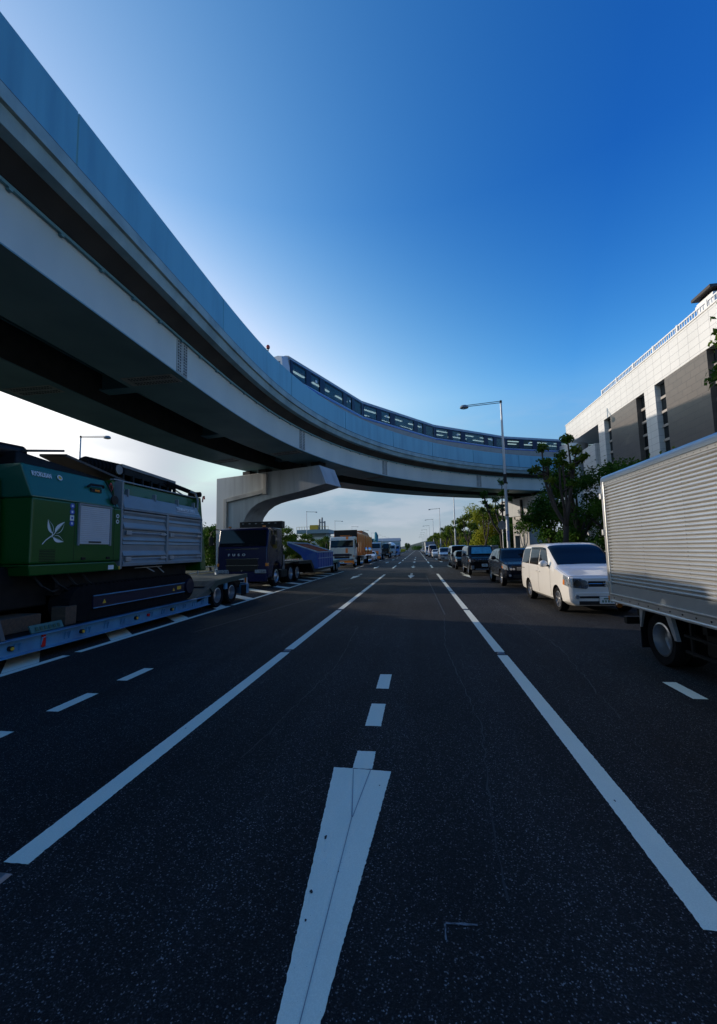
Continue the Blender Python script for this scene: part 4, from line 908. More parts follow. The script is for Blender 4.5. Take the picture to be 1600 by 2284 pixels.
for z in (2.56, 2.44):
    m = MB(); m.cyl((XS, 8.16, z), (XS+.004, 8.16, z), .045, n=18); m.mat(1); m.box(XS+.004, XS+.006, 8.14, 8.18, z-.02, z+.02); m.build('safety_sticker', [STICK, BLACK], mc)
MB().box(XS+.02, XS+.024, 7.9, 8.06, 1.41, 1.50).build('data_plate', STICK, mc); MB().box(XS+.0, XS+.006, 8.23, 8.27, 1.40, 1.47).build('warning_sticker', YEL, mc)
m = MB(); qa, qb = on_band(7.42, 3.10, .03), on_band(7.86, 3.14, .03); m.tube([qa, qa+Vector((.03, .05, .05)), qb+Vector((.03, -.05, .03)), qb], .025, 8); m.box(XS-.16, XS-.09, 7.5, 7.78, 3.02, 3.09); m.build('cover_handle', BLACK, mc); MB().box(XS-.12, XS-.085, 7.60, 7.72, 3.035, 3.075).build('work_lamp', AMBER, mc)
m = MB(); m.tube([on_band(8.0, 3.3, .03), on_band(8.02, 3.12, .05), on_band(8.06, 2.95, .05), on_band(8.08, 2.75, .03)], .012, 6); m.lathe([(.001, -.02), (.10, -.015), (.10, .015), (.001, .02)], on_band(8.05, 2.88, .06), 'x', 16); m.build('work_light', BLACK, mc)
m = MB(); q0 = on_band(8.10, 3.28, .05); m.tube([q0, q0+Vector((.02, -.05, -.10)), q0+Vector((.02, -.01, -.22)), q0+Vector((.02, .04, -.10)), q0+Vector((0, .01, 0))], .012, 6); m.build('hook', REDP, mc)
m = MB(); m.box(XS-.01, XS+.002, 8.06, 8.068, 1.60, 2.73); m.box(XS-.01, XS+.002, 7.02, 7.026, 1.60, 2.73); m.build('panel_seam', SEAM, mc)
for y in (7.2, 7.85): MB().box(XS, XS+.02, y, y+.10, 1.63, 1.68).build('cover_latch', BLACK, mc, bevel=.005)
m = MB()
for i in range(8): m.box(XS-.006, XS+.004, 6.30, 6.62, 1.62+.028*i, 1.632+.028*i)
m.build('vent_grille', BLACK, mc)
for k in range(4): m = MB(); m.tube([(-6.7, 6.4+.35*k, 1.38), (-6.62, 6.5+.35*k, 1.18), (-6.66, 6.75+.35*k, 1.06), (-6.7, 7.0+.35*k, 1.12)], .022, 6); m.build('hydraulic_hose', BLACK, mc)
# grey ribbed doors
pr_ = [(XS-.05, 1.49), (XS+.03, 1.49), (XS+.03, 1.52), (XS-.012, 1.60), (XS-.012, 1.66), (XS+.035, 1.68), (XS+.035, 1.70), (XS-.014, 1.80), (XS-.014, 1.94), (XS+.012, 1.95), (XS-.004, 2.0), (XS-.014, 2.02), (XS+.02, 2.04), (XS-.006, 2.10), (XS-.014, 2.12), (XS-.014, 2.28), (XS+.035, 2.30), (XS+.035, 2.33), (XS-.014, 2.44), (XS-.014, 2.52), (XS+.012, 2.53), (XS-.004, 2.58), (XS-.012, 2.6), (XS+.015, 2.66), (XS+.015, 2.70), (XS-.05, 2.71)]
for y0, y1 in ((8.34, 9.90), (9.99, 11.64)):
    d_ = MB().prism(pr_, 'y', y0, y1).build('side_door', GREYP2, mc)
    for z in (1.62, 2.21): 
        m = MB(); m.cyl((XS+.05, y0+.1, z), (XS+.05, y1-.02, z), .012, n=8); m.box(XS+.03, XS+.06, y0+.05, y0+.22, z-.045, z+.045); m.box(XS+.03, XS+.06, y1-.25, y1-.06, z-.025, z+.035); m.build('latch_bar', GALV, d_)
m = MB(); m.box(XS-.04, XS+.045, 9.903, 9.987, 1.49, 2.72); m.box(XS-.04, XS+.04, 11.643, 11.70, 1.49, 2.72); m.box(XS-.04, XS+.04, 8.322, 11.70, 2.722, 2.76); m.box(XS-.04, XS+.03, 8.322, 11.70, 1.455, 1.487); m.build('door_frame', GREYP2, mc, bevel=.006)
fl = MB().hexa([(XS-.05, 8.34, 2.765), (XS+.03, 8.34, 2.765), (XS+.03, 11.66, 2.765), (XS-.05, 11.66, 2.765), (XS-.16, 8.34, 3.09), (XS-.10, 8.34, 3.09), (XS-.10, 11.58, 3.09), (XS-.16, 11.58, 3.09)]).build('upper_flap', GREYP2, mc, bevel=.01)
for y in (8.55, 9.55, 10.55, 11.4): MB().box(XS-.16, XS-.06, y, y+.04, 3.05, 3.22).build('flap_hinge', GREYP2, fl, bevel=.006)
text('TERMINATOR 5000 S', 'lettering', STICK, mc, .135, T_at((XS+.005, 10.42, 2.90), (0, 1, 0), (-.13, 0, .325)), sx=.72, spacing=1.02)
MB().add([(XS+.0, 10.42, 2.865), (XS+.0, 11.55, 2.865), (XS-.006, 11.55, 2.88), (XS-.006, 10.42, 2.88)], [(0, 1, 2, 3)]).build('lettering_rule', STICK, mc, solid=.004)
MB().hexa([(-8.8, 8.3, 2.75), (XS-.17, 8.3, 2.75), (XS-.17, 11.85, 2.75), (-8.8, 11.85, 2.75), (-8.8, 8.3, 3.40), (XS-.28, 8.3, 3.40), (XS-.28, 11.85, 3.40), (-8.8, 11.85, 3.40)]).build('hopper_body', GRN, mc, bevel=.02)
MB().box(XS-.34, XS-.22, 8.3, 11.85, 3.40, 3.435).build('hopper_rim', GREYP2, mc, bevel=.006)
MB().box(-8.8, XS-.06, 8.3, 11.7, 1.46, 2.74).build('hopper_core', DARKM, mc)
MB().hexa([(-8.9, 11.72, 1.19), (XS+.02, 11.72, 1.19), (XS+.02, 12.0, 1.19), (-8.9, 12.0, 1.19), (-8.8, 11.72, 3.44), (XS-.16, 11.72, 3.44), (XS-.16, 11.95, 3.44), (-8.8, 11.95, 3.44)]).build('rear_post', GRN, mc, bevel=.03)
m = MB(); m.tube([(XS-.12, 11.62, 2.75), (XS-.1, 11.66, 3.3), (XS-.16, 11.62, 3.52), (XS-.16, 11.35, 3.55)], .03, 8); m.build('lift_arm', GREYP2, mc); m = MB(); m.tube([(XS-.1, 11.93, 3.3), (XS-.1, 11.97, 3.48), (XS-.1, 12.03, 3.5), (XS-.1, 12.05, 3.40)], .022, 6); m.build('hook', REDP, mc)
m = MB(); m.hexa([(-7.9, 6.9, 3.78), (-7.25, 6.9, 3.74), (-7.25, 7.5, 3.88), (-7.9, 7.5, 3.92), (-7.9, 6.9, 3.83), (-7.25, 6.9, 3.79), (-7.25, 7.5, 3.93), (-7.9, 7.5, 3.97)]); m.hexa([(-7.9, 7.55, 3.84), (-7.25, 7.55, 3.80), (-7.0, 9.0, 3.48), (-7.9, 9.0, 3.52), (-7.9, 7.55, 3.89), (-7.25, 7.55, 3.85), (-7.0, 9.0, 3.53), (-7.9, 9.0, 3.57)]); m.build('top_guard', pm('dark_guard', (.035, .038, .04), .6), mc)
MB().hexa([(-8.8, 6.5, 3.34), (-7.3, 6.5, 3.34), (-7.2, 8.9, 3.34), (-8.8, 8.9, 3.34), (-8.8, 6.6, 3.72), (-7.4, 6.6, 3.72), (-7.2, 8.9, 3.46), (-8.8, 8.9, 3.46)]).build('exhaust_housing', DARKM, mc, bevel=.03)
m = MB(); m.cyl((-7.75, 6.3, 3.72), (-7.75, 7.0, 3.76), .15, n=22); m.build('exhaust_pipe', BLACK, mc, smooth=40)
MB().box(-9.2, -8.0, 4.0, 6.6, 3.12, 3.86).build('air_box', pm('weathered_grey', (.16, .15, .14), .7, col2=(.08, .07, .065), scale=3), mc, bevel=.03)
m = MB()
for i in range(9): m.lathe([(.13, -.05), (.175, -.03), (.175, .03), (.13, .05)], (-7.5, 8.35+.12*i, 3.82+.005*i), 'y', 16)
m.cyl((-7.5, 8.25, 3.82), (-7.5, 9.45, 3.86), .135, n=16); m.build('conveyor_drum', RUBBER, mc); MB().cyl((-7.36, 9.2, 3.84), (-7.32, 9.2, 3.84), .12, n=18).build('drum_bearing', GREYM, mc)
m = MB(); m.hexa([(-8.4, 9.4, 3.78), (-7.42, 9.4, 3.78), (-7.42, 11.75, 3.70), (-8.4, 11.75, 3.70), (-8.4, 9.4, 3.95), (-7.42, 9.4, 3.95), (-7.42, 11.75, 3.88), (-8.4, 11.75, 3.88)]); m.build('conveyor_frame', DARKM, mc); m = MB(); m.hexa([(-7.5, 9.4, 3.955), (-7.40, 9.4, 3.955), (-7.40, 11.75, 3.885), (-7.5, 11.75, 3.885), (-7.5, 9.4, 4.03), (-7.40, 9.4, 4.03), (-7.40, 11.75, 3.96), (-7.5, 11.75, 3.96)]); m.build('conveyor_rail', GREYM, mc)
for i in range(7): MB().box(-7.46, -7.38, 9.4+.38*i, 9.46+.38*i, 3.43, 3.78).build('conveyor_leg', DARKM, mc); MB().box(-8.3, -7.5, 9.45, 11.7, 3.45, 3.70).build('conveyor_belt', pm('belt_board', (.34, .30, .27), .8, var=.3), mc)
m = MB(); m.tube([(-7.4, 11.3, 3.84), (-7.3, 12.1, 3.74), (-7.25, 12.75, 3.66)], .07, 10); m.tube([(-7.3, 11.0, 3.78), (-7.1, 11.9, 3.46)], .02, 6); m.cyl((-7.5, 12.7, 3.66), (-7.1, 12.7, 3.66), .09, n=12); m.build('conveyor_tail', RUBBER, mc)
MB().box(-8.7, -6.75, 6.9, 11.3, .98, 1.40).build('chassis', DARKM, mc); MB().box(-8.8, -6.95, 3.7, 6.95, .80, 1.55).build('undercarriage_filler', DARKM, mc, bevel=.03)  # solid undercarriage box added to stop sun passing under the machine
def track(m, x0, x1, y0, y1, z0, z1):
    r = (z1-z0)/2; pts = []
    for i in range(9): a = -math.pi/2-math.pi*i/8; pts.append((y0+r+r*math.cos(a), z0+r+r*math.sin(a)))
    for i in range(9): a = math.pi/2-math.pi*i/8; pts.append((y1-r+r*math.cos(a), z0+r+r*math.sin(a)))
    m.prism(pts, 'x', x0, x1)
for x0 in (-8.75, -6.93):
    m = MB(); track(m, x0, x0+.45, 6.95, 11.28, .44, 1.12)
    for i in range(32): m.box(x0-.01, x0+.46, 7.25+.12*i, 7.31+.12*i, 1.12, 1.145)
    tk = m.build('crawler_track', RUBBER, mc)
    if x0 > -8: 
        MB().box(-6.49, -6.45, 7.5, 10.75, .66, .90).build('track_beam', NAVYB, tk); m = MB(); m.box(-6.452, -6.43, 7.5, 10.75, .895, .915); m.box(-6.452, -6.43, 7.5, 10.75, .655, .672); m.build('beam_edge', BLUET, tk)
        for y in (7.75, 10.2): m = MB(); m.prism([(y, .73), (y+.09, .73), (y+.045, .81)], 'x', -6.45, -6.445); m.build('warning_sticker', YEL, tk)
        MB().box(-6.45, -6.445, 10.4, 10.58, .75, .84).build('warning_sticker', YEL, tk)
MB().cyl((-6.5, 11.0, .80), (-6.42, 11.0, .80), .2, n=18).build('drive_sprocket', NAVYB, mc)
m = MB(); m.tube([(-6.6, 9.3, 1.40), (-6.55, 9.55, 1.28)], .012, 6); m.tube([(-6.6, 9.7, 1.42), (-6.55, 9.95, 1.24)], .012, 6); m.tube([(-6.6, 8.9, 1.40), (-6.58, 9.9, 1.40)], .012, 6); m.build('step_bar', GALV, mc)
# ------------------------------------------------------------------ near low trailer
tr = thing('lowbed_trailer', 'light blue low trailer carrying the green shredder, with lamps along its side beam', 'trailer', (-7.7, 9.5, 0), 0, 'vehicles parked along the left side of the road')
m = MB(); m.prism([(-6.34, .17), (-6.22, .17), (-6.22, .185), (-6.30, .19), (-6.30, .41), (-6.22, .415), (-6.22, .435), (-6.34, .435)], 'y', 3.0, 11.8); sb = m.build('side_beam', BLUET, tr)
m = MB(); m.prism([(-9.06, .17), (-9.18, .17), (-9.18, .435), (-9.06, .435)], 'y', 3.0, 11.8); m.build('side_beam', BLUET, tr)
MB().box(-9.06, -6.34, 3.0, 11.8, .30, .43).build('low_deck', DARKM, tr)
for i in range(13):
    y = 5.75+.47*i; m = MB(); m.tube([(-6.295, y, .24), (-6.27, y, .36), (-6.27, y+.09, .36), (-6.295, y+.09, .24)], .013, 6); m.build('lashing_ring', BLUET, sb)
for y in (5.68, 7.05, 8.55, 9.9): m = MB(); m.cyl((-6.30, y, .30), (-6.25, y, .30), .04, n=14); m.build('lamp_base', BLACK, sb); m = MB(); m.cyl((-6.25, y, .30), (-6.235, y, .30), .026, n=12); m.build('marker_lamp', YEL, sb)
MB().box(-6.30, -6.27, 6.22, 6.29, .20, .40).build('reflector', REDL, sb, bevel=.006); m = MB(); m.cyl((-6.30, 8.98, .30), (-6.26, 8.98, .30), .035, n=14); m.build('marker_lamp', REDL, sb)
dk = MB().prism([(11.15, .44), (11.9, .66), (12.25, .84), (14.5, .92), (14.5, .80), (12.3, .72), (11.9, .45), (11.15, .30)], 'x', -9.1, -6.3).build('rear_deck', pm('deck_boards', (.075, .085, .07), .8, col2=(.04, .05, .04), scale=3, stretch=(8, 1, 1), bump=.2), tr)
m = MB(); m.prism([(11.85, .64), (12.2, .86), (14.55, .94), (14.55, .80), (12.3, .70), (12.0, .50)], 'x', -6.30, -6.24); m.build('deck_edge', pm('deck_edge_green', (.03, .055, .045), .6), tr)
for yy in (12.42, 13.42):
    for xx, sx in ((-6.42, 1), (-8.98, -1)): make_wheel(tr, xx+7.7, yy-9.5, .375, .24, sx, 'dish', rimr=.235); make_wheel(tr, xx+7.7-sx*.27, yy-9.5, .375, .24, sx, 'dish', rimr=.235)
m = MB(); m.box(-6.34, -6.27, 12.86, 13.02, .52, .72); m.build('tool_box', BLUET, tr, bevel=.01)
m = MB(); m.box(-9.1, -6.30, 14.55, 14.75, .22, .60); m.box(-6.45, -6.27, 14.3, 14.76, .22, .55); m.build('rear_bumper', BLUET, tr, bevel=.01)
MB().box(-6.28, -6.26, 14.1, 14.5, .0+.18, .55).build('mud_flap', RUBBER, tr)
m = MB(); m.box(-6.40, -6.28, 14.6, 14.64, .45, .92); m.mat(1); m.box(-6.36, -6.30, 14.585, 14.60, .5, .9); m.build('width_marker', [WHITEB, AMBER], tr)
MB().box(-9.0, -6.5, 11.9, 14.5, .45, .70).build('axle_frame', DARKM, tr)
MB().hexa([(-8.8, 3.0, .44), (-6.5, 3.0, .44), (-6.5, 5.75, .44), (-8.8, 5.75, .44), (-8.8, 3.0, 1.1), (-6.5, 3.0, 1.1), (-6.55, 5.5, .78), (-8.8, 5.5, .78)]).build('gooseneck', DARKM, tr, bevel=.02)
m = MB(); m.hexa([(-6.5, 5.58, .78), (-6.46, 5.58, .78), (-6.46, 5.64, .78), (-6.5, 5.64, .78), (-6.3, 5.52, .44), (-6.26, 5.52, .44), (-6.26, 5.58, .44), (-6.3, 5.58, .44)]); m.build('lashing_strap', pm('strap', (.10, .095, .09), .9), tr)
def plain(name, label, cat, mb, mat_, loc, bevel=.01, group=None): return tag(mb.build(name, mat_, None, loc=loc, bevel=bevel), label, cat, group)
plain('timber_block', 'brown timber block standing on end on the low trailer, right of the green plate', 'timber block', MB().box(-6.75, -6.45, 6.85, 7.1, .44, .78), WOOD, (-6.6, 7, .44), group='timber blocks on the low trailer')
plain('timber_block', 'long dark timber block on the trailer bed behind the green plate', 'timber block', MB().box(-7.3, -6.7, 5.85, 6.6, .44, .70), WOOD, (-7, 6.2, .44), group='timber blocks on the low trailer')
m = MB(); m.hexa([(-6.40, 6.12, .44), (-6.375, 6.12, .44), (-6.375, 6.75, .44), (-6.40, 6.75, .44), (-6.46, 6.12, .56), (-6.435, 6.12, .56), (-6.435, 6.75, .56), (-6.46, 6.75, .56)]); m.mat(1)
for i in range(6): m.hexa([(-6.374, 6.2+.085*i, .465), (-6.372, 6.2+.085*i, .465), (-6.372, 6.25+.085*i, .465), (-6.374, 6.25+.085*i, .465), (-6.405, 6.2+.085*i, .525), (-6.402, 6.2+.085*i, .525), (-6.402, 6.25+.085*i, .525), (-6.405, 6.25+.085*i, .525)])
tag(m.build('sign_plate', [pm('pale_green_plate', (.04, .13, .12), .6), GRND], None, loc=(-6.4, 6.4, .44)), 'small green sign plate leaning on the edge of the low trailer', 'sign')
# ------------------------------------------------------------------ cab-over trucks
def cab_truck(name, label, xc, yf, W, paint, o, group='vehicles parked along the left side of the road'):
    """o: height H, windscreen z0 z1, body length; local x across, y back from the front"""
    r = thing(name, label, o.get('cat', 'truck'), (xc, yf, 0), 0, group); w = W/2; H = o['H']; z0, z1 = o['ws']; D_ = o.get('depth', 2.1); wr = o.get('wr', .5); ay = o.get('axle', 1.3)
    pf = [(.10, .50), (.0, .62), (0, z0-.05), (.10, z0+.15*(z1-z0)), (.26, z1+.06), (.42, H-.04), (.7, H), (D_, H), (D_, .95), (ay+wr+.16, .95)]
    for i in range(9): a = R(20)+R(140)*i/8; pf.append((ay+(wr+.1)*math.cos(a), wr+.12+(wr+.1)*math.sin(a)))
    pf += [(ay-wr-.16, .50)]
    cbd = MB().prism(pf, 'x', -w, w).build('cab', paint, r, True, bevel=.07, seg=3, smooth=30)
    def fy(z): return float(np.interp(z, [z0-.05, z0+.15*(z1-z0), z1+.06], [0, .10, .26]))
    m = MB(); m.grid(lambda u, v: ((-w+.10+(2*w-.20)*u)*(1-.02*v), fy(z0+(z1-z0)*v)-.014, z0+(z1-z0)*v), [0, .02, .5, .98, 1], [0, .08, .2, .5, .8, 1]); m.build('windscreen', GLASS, r, True, solid=-.01)
    for sx in (-1, 1):
        m = MB(); m.prism([(.42, z0+.08), (.52, z1), (1.30, z1), (1.30, z0-.12), (.75, z0-.12)], 'x', sx*w-.004, sx*w+.006); m.build('side_window', GLASS, r, True)
        m = MB(); m.box(sx*w-.004, sx*w+.004, .34, .355, .98, z1+.1); m.box(sx*w-.004, sx*w+.004, 1.40, 1.415, 1.0, z1+.1); m.box(sx*w-.004, sx*w+.02, 1.18, 1.34, z0-.26, z0-.21); m.build('door_seam', SEAM, r, True)
    m = MB(); m.box(-w*.62, w*.62, -.02, .02, .82, z0-.62); g = m.build('grille', BLACK, r, True, bevel=.01)
    m = MB()
    for z in (z0-.60, .84+.25, z0-.14): m.box(-w*.66, w*.66, -.026, .01, z, z+.018)
    m.build('chrome_strip', CHROME if o.get('chrome') else GREYM, r, True)
    MB().box(-w+.03, w-.03, -.05, .12, .34, .70).build('bumper', o.get('bumper', paint), r, True, bevel=.03)
    for sx in (-1, 1):
        MB().box(sx*w*.52, sx*(w-.06), -.065, .06, .73, .90).build('headlight', LAMPGLASS, r, True, bevel=.015)
        MB().box(sx*(w-.10), sx*(w+.005), -.02, .2, 1.06, 1.2).build('corner_indicator', AMBER, r, True, bevel=.015)
        mm_ = MB(); mm_.tube([(sx*(w-.05), .28, z1+.02), (sx*(w+.12), .06, z1+.06), (sx*(w+.30), -.04, z1-.10), (sx*(w+.30), -.02, z1-.35)], .022, 8); ma_ = mm_.build('mirror_arm', BLACK, r, True, smooth=60)
        MB().box(sx*(w+.20), sx*(w+.40), -.08, .02, z1-.72, z1-.30).build('mirror', BLACK, ma_, True, bevel=.03, seg=3)
        make_wheel(r, sx*(w-.16), ay, wr, .28, sx, 'front', mats=(None, o.get('rim')))
        MB().box(sx*(w-.22), sx*(w-.0), .55, .85, .36, .48).build('step', BLACK, r, True)
    pl_ = MB().box(-.22, .22, -.075, -.05, .44, .60).build('number_plate', PLATE, r, True); m = MB(); m.box(-.15, .15, -.077, -.0755, .50, .55); m.build('plate_marks', PLATEG, pl_, True)
    m = MB()
    for x0 in (-w*.6, w*.05): m.tube([(x0, .03, z0-.02), (x0+.35, .04, z0+.05), (x0+.75, .04, z0+.04)], .014, 5)
    m.build('wiper', BLACK, r, True)
    for sx in (-1, 1): MB().box(sx*w*.7-.06, sx*w*.7+.06, .5, .62, H, H+.06).build('roof_lamp', AMBER, r, True, bevel=.01)
    L_ = o['L']
    m = MB(); m.box(-.55, -.42, .6, L_, .70, .95); m.box(.42, .55, .6, L_, .70, .95)
    for y in np.arange(2.4, L_, 1.1): m.box(-.42, .42, y, y+.1, .74, .90)
    m.build('chassis', DARKM, r, True)
    for y in o['rear']:
        for sx in (-1, 1): make_wheel(r, sx*(w-.17), y, wr, .27, sx, 'dish', mats=(None, o.get('rim'))); make_wheel(r, sx*(w-.47), y, wr, .27, sx, 'dish')
    return r, w
FNAVY = pm('fuso_navy', (.004, .007, .040), .25, var=.08, coat=.15, spec=.35)
fu, w = cab_truck('tractor_truck', 'dark navy tractor truck with a black box above its cab, before the concrete pier', -8.22, 18.55, 2.5, FNAVY, dict(H=2.93, ws=(2.0, 2.78), L=5.9, axle=1.32, wr=.5, rear=[3.72, 4.98], chrome=True))
text('FUSO', 'lettering', pm('silver_letters', (.50, .53, .57), .35, metal=.3), fu, .145, Matrix.Translation((-.70, -.012, 1.55)) @ basis((1, 0, 0), (0, 0, 1), (0, 0, 0)), ext=.008, spacing=2.3, sx=1.35)
MB().prism([(0, .80), (.05, .88), (-.05, .88)], 'y', -.04, -.025).build('emblem', CHROME, fu, True)
bx = MB().box(-1.15, 1.2, 2.25, 2.75, 2.96, 3.33).build('roof_box', BLACK, fu, True, bevel=.02); m = MB()
for i in range(6): m.box(-1.0+.36*i, -.9+.36*i, 2.235, 2.25, 3.2, 3.25)
m.build('box_catch', GREYM, bx, True)
m = MB(); m.box(-1.1, 1.1, 2.2, 2.75, .95, 2.1); m.box(-1.05, 1.05, 2.75, 3.1, 1.0, 1.5); m.box(-1.15, -1.0, 2.2, 2.4, .95, 2.96); m.box(1.0, 1.15, 2.2, 2.4, .95, 2.96); m.build('equipment_rack', DARKM, fu, True, bevel=.02)
m = MB(); m.cyl((1.0, 2.95, .75), (1.0, 2.95, 1.55), .10, n=14); m.build('exhaust_stack', GREYM, fu, True); MB().box(.75, 1.22, 2.05, 3.05, .38, .78).build('fuel_tank', DARKM, fu, True, bevel=.05, seg=3)
m = MB()
for sx in (-1, 1): m.box(sx*.85, sx*1.24, 3.1, 5.7, 1.06, 1.09)
m.box(-.5, .5, 4.0, 4.9, .96, 1.12); m.build('rear_fender', BLACK, fu, True)
MB().box(-.35, -.05, .16, .24, 2.05, 2.3).build('dashboard_paper', STICK, fu, True)
t2 = thing('lowbed_trailer', 'black low trailer with a green-grey tail, carrying the blue hopper behind the navy truck', 'trailer', (-8.0, 29, 0), 0, 'vehicles parked along the left side of the road')
MB().prism([(22.6, 1.16), (25.4, 1.16), (26.3, .52), (31.6, .52), (31.6, .38), (26.0, .36), (25.2, .95), (22.6, 1.0)], 'x', -9.2, -6.65).build('deck_frame', DARKM, t2, bevel=.01)
MB().prism([(31.3, .52), (32.0, .92), (34.8, .96), (34.8, .80), (32.2, .72), (31.6, .42)], 'x', -9.2, -6.62).build('rear_deck', pm('tail_green', (.08, .17, .13), .6, var=.3), t2)
for yy in (32.3, 33.5):
    for xx, sx in ((-6.72, 1), (-9.08, -1)): make_wheel(t2, xx+8, yy-29, .39, .24, sx, 'dish', rimr=.24)
MB().box(-9.2, -6.65, 34.8, 34.95, .3, .75).build('rear_bumper', BLUET, t2)
hp = thing('blue_hopper', 'blue steel hopper with a slanting open top, carried on the black trailer', 'hopper', (-7.6, 29.4, .52))
HB = pm('hopper_blue', (.02, .075, .33), .42, col2=(.06, .13, .33), scale=2.2, coat=.2, lo=.5, hi=.75)
pf = [(-6.62, .54), (-6.62, 1.60), (-8.7, 2.30), (-8.7, 2.14), (-7.75, 1.42), (-7.35, .54)]
m = MB(); m.loft([[(x, y, z) for x, z in pf] for y in (26.9, 32.0)]); hb_ = m.build('shell', HB, hp, bevel=.02)
RUST = pm('rusty_inside', (.20, .045, .028), .95, var=.4, spec=.03)
m = MB(); m.hexa([(-6.74, 27.1, 1.648), (-6.74, 31.8, 1.648), (-8.6, 31.8, 2.272), (-8.6, 27.1, 2.272), (-6.74, 27.1, 1.652), (-6.74, 31.8, 1.652), (-8.6, 31.8, 2.276), (-8.6, 27.1, 2.276)]); m.build('inside', RUST, hp)
HRIM = pm('hopper_rim_blue', (.26, .40, .58), .4, var=.2); m = MB()
for a, b, c, d in ((26.86, 27.0, -8.72, -6.58), (31.9, 32.04, -8.72, -6.58)): m.hexa([(c, a, 2.31), (d, a, 1.60), (d, b, 1.60), (c, b, 2.31), (c, a, 2.38), (d, a, 1.67), (d, b, 1.67), (c, b, 2.38)])
m.box(-6.66, -6.56, 27.0, 31.9, 1.60, 1.68); m.box(-8.74, -8.64, 27.0, 31.9, 2.29, 2.38); m.build('rim', HRIM, hp)
for i in range(7): MB().box(-6.62, -6.575, 27.1+.76*i, 27.18+.76*i, .56, 1.60).build('rib', HB, hp)
m = MB(); m.box(-6.60, -6.57, 27.0, 32.0, 1.20, 1.25); m.box(-6.64, -6.55, 27.0, 32.0, .54, .60); m.build('flange', HRIM, hp)
# orange truck
CREAM = pm('cream_white', (.58, .58, .54), .3, var=.06, coat=.6); ORG = pm('orange_paint', (.85, .22, .006), .35, col2=(.70, .16, .006), scale=1.5, coat=.4)
ot, w = cab_truck('dump_truck', 'cream cab truck with an orange stripe and a long orange body', -7.5, 40.6, 2.5, CREAM, dict(H=3.1, ws=(2.0, 2.72), L=16.5, axle=1.35, rear=[5.2, 6.4, 12.4, 13.4, 14.4, 15.4], chrome=True, bumper=ORG, rim=CHROME))
m = MB(); m.box(.38, .62, -.022, .0, 1.45, 1.93); m.hexa([(.38, .26, 2.80), (.62, .26, 2.80), (.62, .32, 2.80), (.38, .32, 2.80), (.38, .375, 3.08), (.62, .375, 3.08), (.62, .43, 3.08), (.38, .43, 3.08)]); m.build('orange_stripe', ORG, ot, True)
MB().box(-1.0, 1.0, -.03, .0, 1.16, 1.34).build('front_panel', NAVYB, ot, True, bevel=.01)
m = MB(); m.box(-1.05, 1.05, -.12, -.05, .78, .90); m.box(-1.1, 1.1, -.14, -.05, .36, .46); m.build('bull_bar', CHROME, ot, True, bevel=.02)
sg = MB().box(-1.2, 1.25, 2.2, 2.32, 3.0, 3.85).build('headboard', BLACK, ot, True); m = MB()
for i in range(9): m.box(-.55+.12*i, -.49+.12*i, 2.19, 2.2, 3.18, 3.30)
m.build('sign_strokes', ORG, sg, True)
od = MB().hexa([(-1.2, 2.4, 1.12), (1.2, 2.4, 1.12), (1.2, 16.3, 1.12), (-1.2, 16.3, 1.12), (-1.26, 2.4, 3.65), (1.26, 2.4, 3.65), (1.26, 16.3, 3.4), (-1.26, 16.3, 3.4)]).build('orange_body', ORG, ot, True, bevel=.03)
for i in range(9): MB().box(1.21, 1.31, 2.6+1.65*i, 2.75+1.65*i, 1.15, 3.45).build('rib', ORG, od, True)
MB().hexa([(-1.1, 8.6, 3.4), (1.1, 8.6, 3.4), (1.1, 15.6, 3.4), (-1.1, 15.6, 3.4), (-.9, 9.2, 4.1), (.9, 9.2, 4.1), (.9, 14.8, 4.0), (-.9, 14.8, 4.0)]).build('tarpaulin', pm('orange_tarp', (.42, .13, .03), .7, var=.2), od, True, bevel=.1, seg=3)
m = MB(); m.box(1.0, 1.28, 7.2, 9.6, .62, 1.02); m.build('tool_locker', GALV, ot, True, bevel=.02)
for y in (8.5, 11.5, 13.0): m = MB(); m.lathe([(.001, 0), (.18, .02), (.22, .2), (.12, .5), (.001, .55)], (1.34, y, 1.5), 'z', 12); m.build('pump_fitting', CHROME, ot, True, smooth=50)
make_car2('hatchback', 'white hatchback squeezed between the orange dump truck and the next lorry on the left', -6.95, 60.2, dict(KEI, paint=WHITEP), group='vehicles parked along the left side of the road')
BLUEW = pm('blue_white_cab', (.30, .38, .44), .3, coat=.5)
l3, w = cab_truck('flatbed_lorry', 'lorry with an orange grille and a teal load, right behind the orange dump truck', -7.1, 66, 2.5, BLUEW, dict(H=2.9, ws=(1.95, 2.7), L=9, axle=1.35, rear=[5.5, 6.8], bumper=ORG))
MB().box(-.9, .9, -.03, 0, .95, 1.5).build('orange_grille', ORG, l3, True); TEALM = pm('teal_machine', (.03, .20, .22), .45, var=.2); MB().box(-1.2, 1.2, 2.3, 9, .98, 1.15).build('flatbed', DARKM, l3, True)
ex = thing('teal_excavator', 'teal excavator with its boom folded, loaded on the lorry behind the orange truck', 'excavator', (-7.1, 71, 1.15))
m = MB()
for sx in (-1, 1): track(m, -7.1+sx*.85-.22, -7.1+sx*.85+.22, 69.2, 72.6, 1.16, 1.8)
m.build('crawler_track', RUBBER, ex); MB().box(-8.2, -6.0, 69.6, 72.6, 1.85, 2.7).build('engine_house', TEALM, ex, bevel=.08); MB().box(-8.2, -7.3, 69.0, 70.4, 1.9, 3.6).build('operator_cab', TEALM, ex, bevel=.08); MB().box(-8.1, -7.4, 68.985, 69.0, 2.4, 3.4).build('cab_window', GLASS, ex)
m = MB(); m.tube([(-6.9, 70, 2.5), (-6.9, 71.5, 4.1), (-6.9, 69.2, 4.5), (-6.9, 68.6, 3.2)], .22, 8); m.build('boom', TEALM, ex)
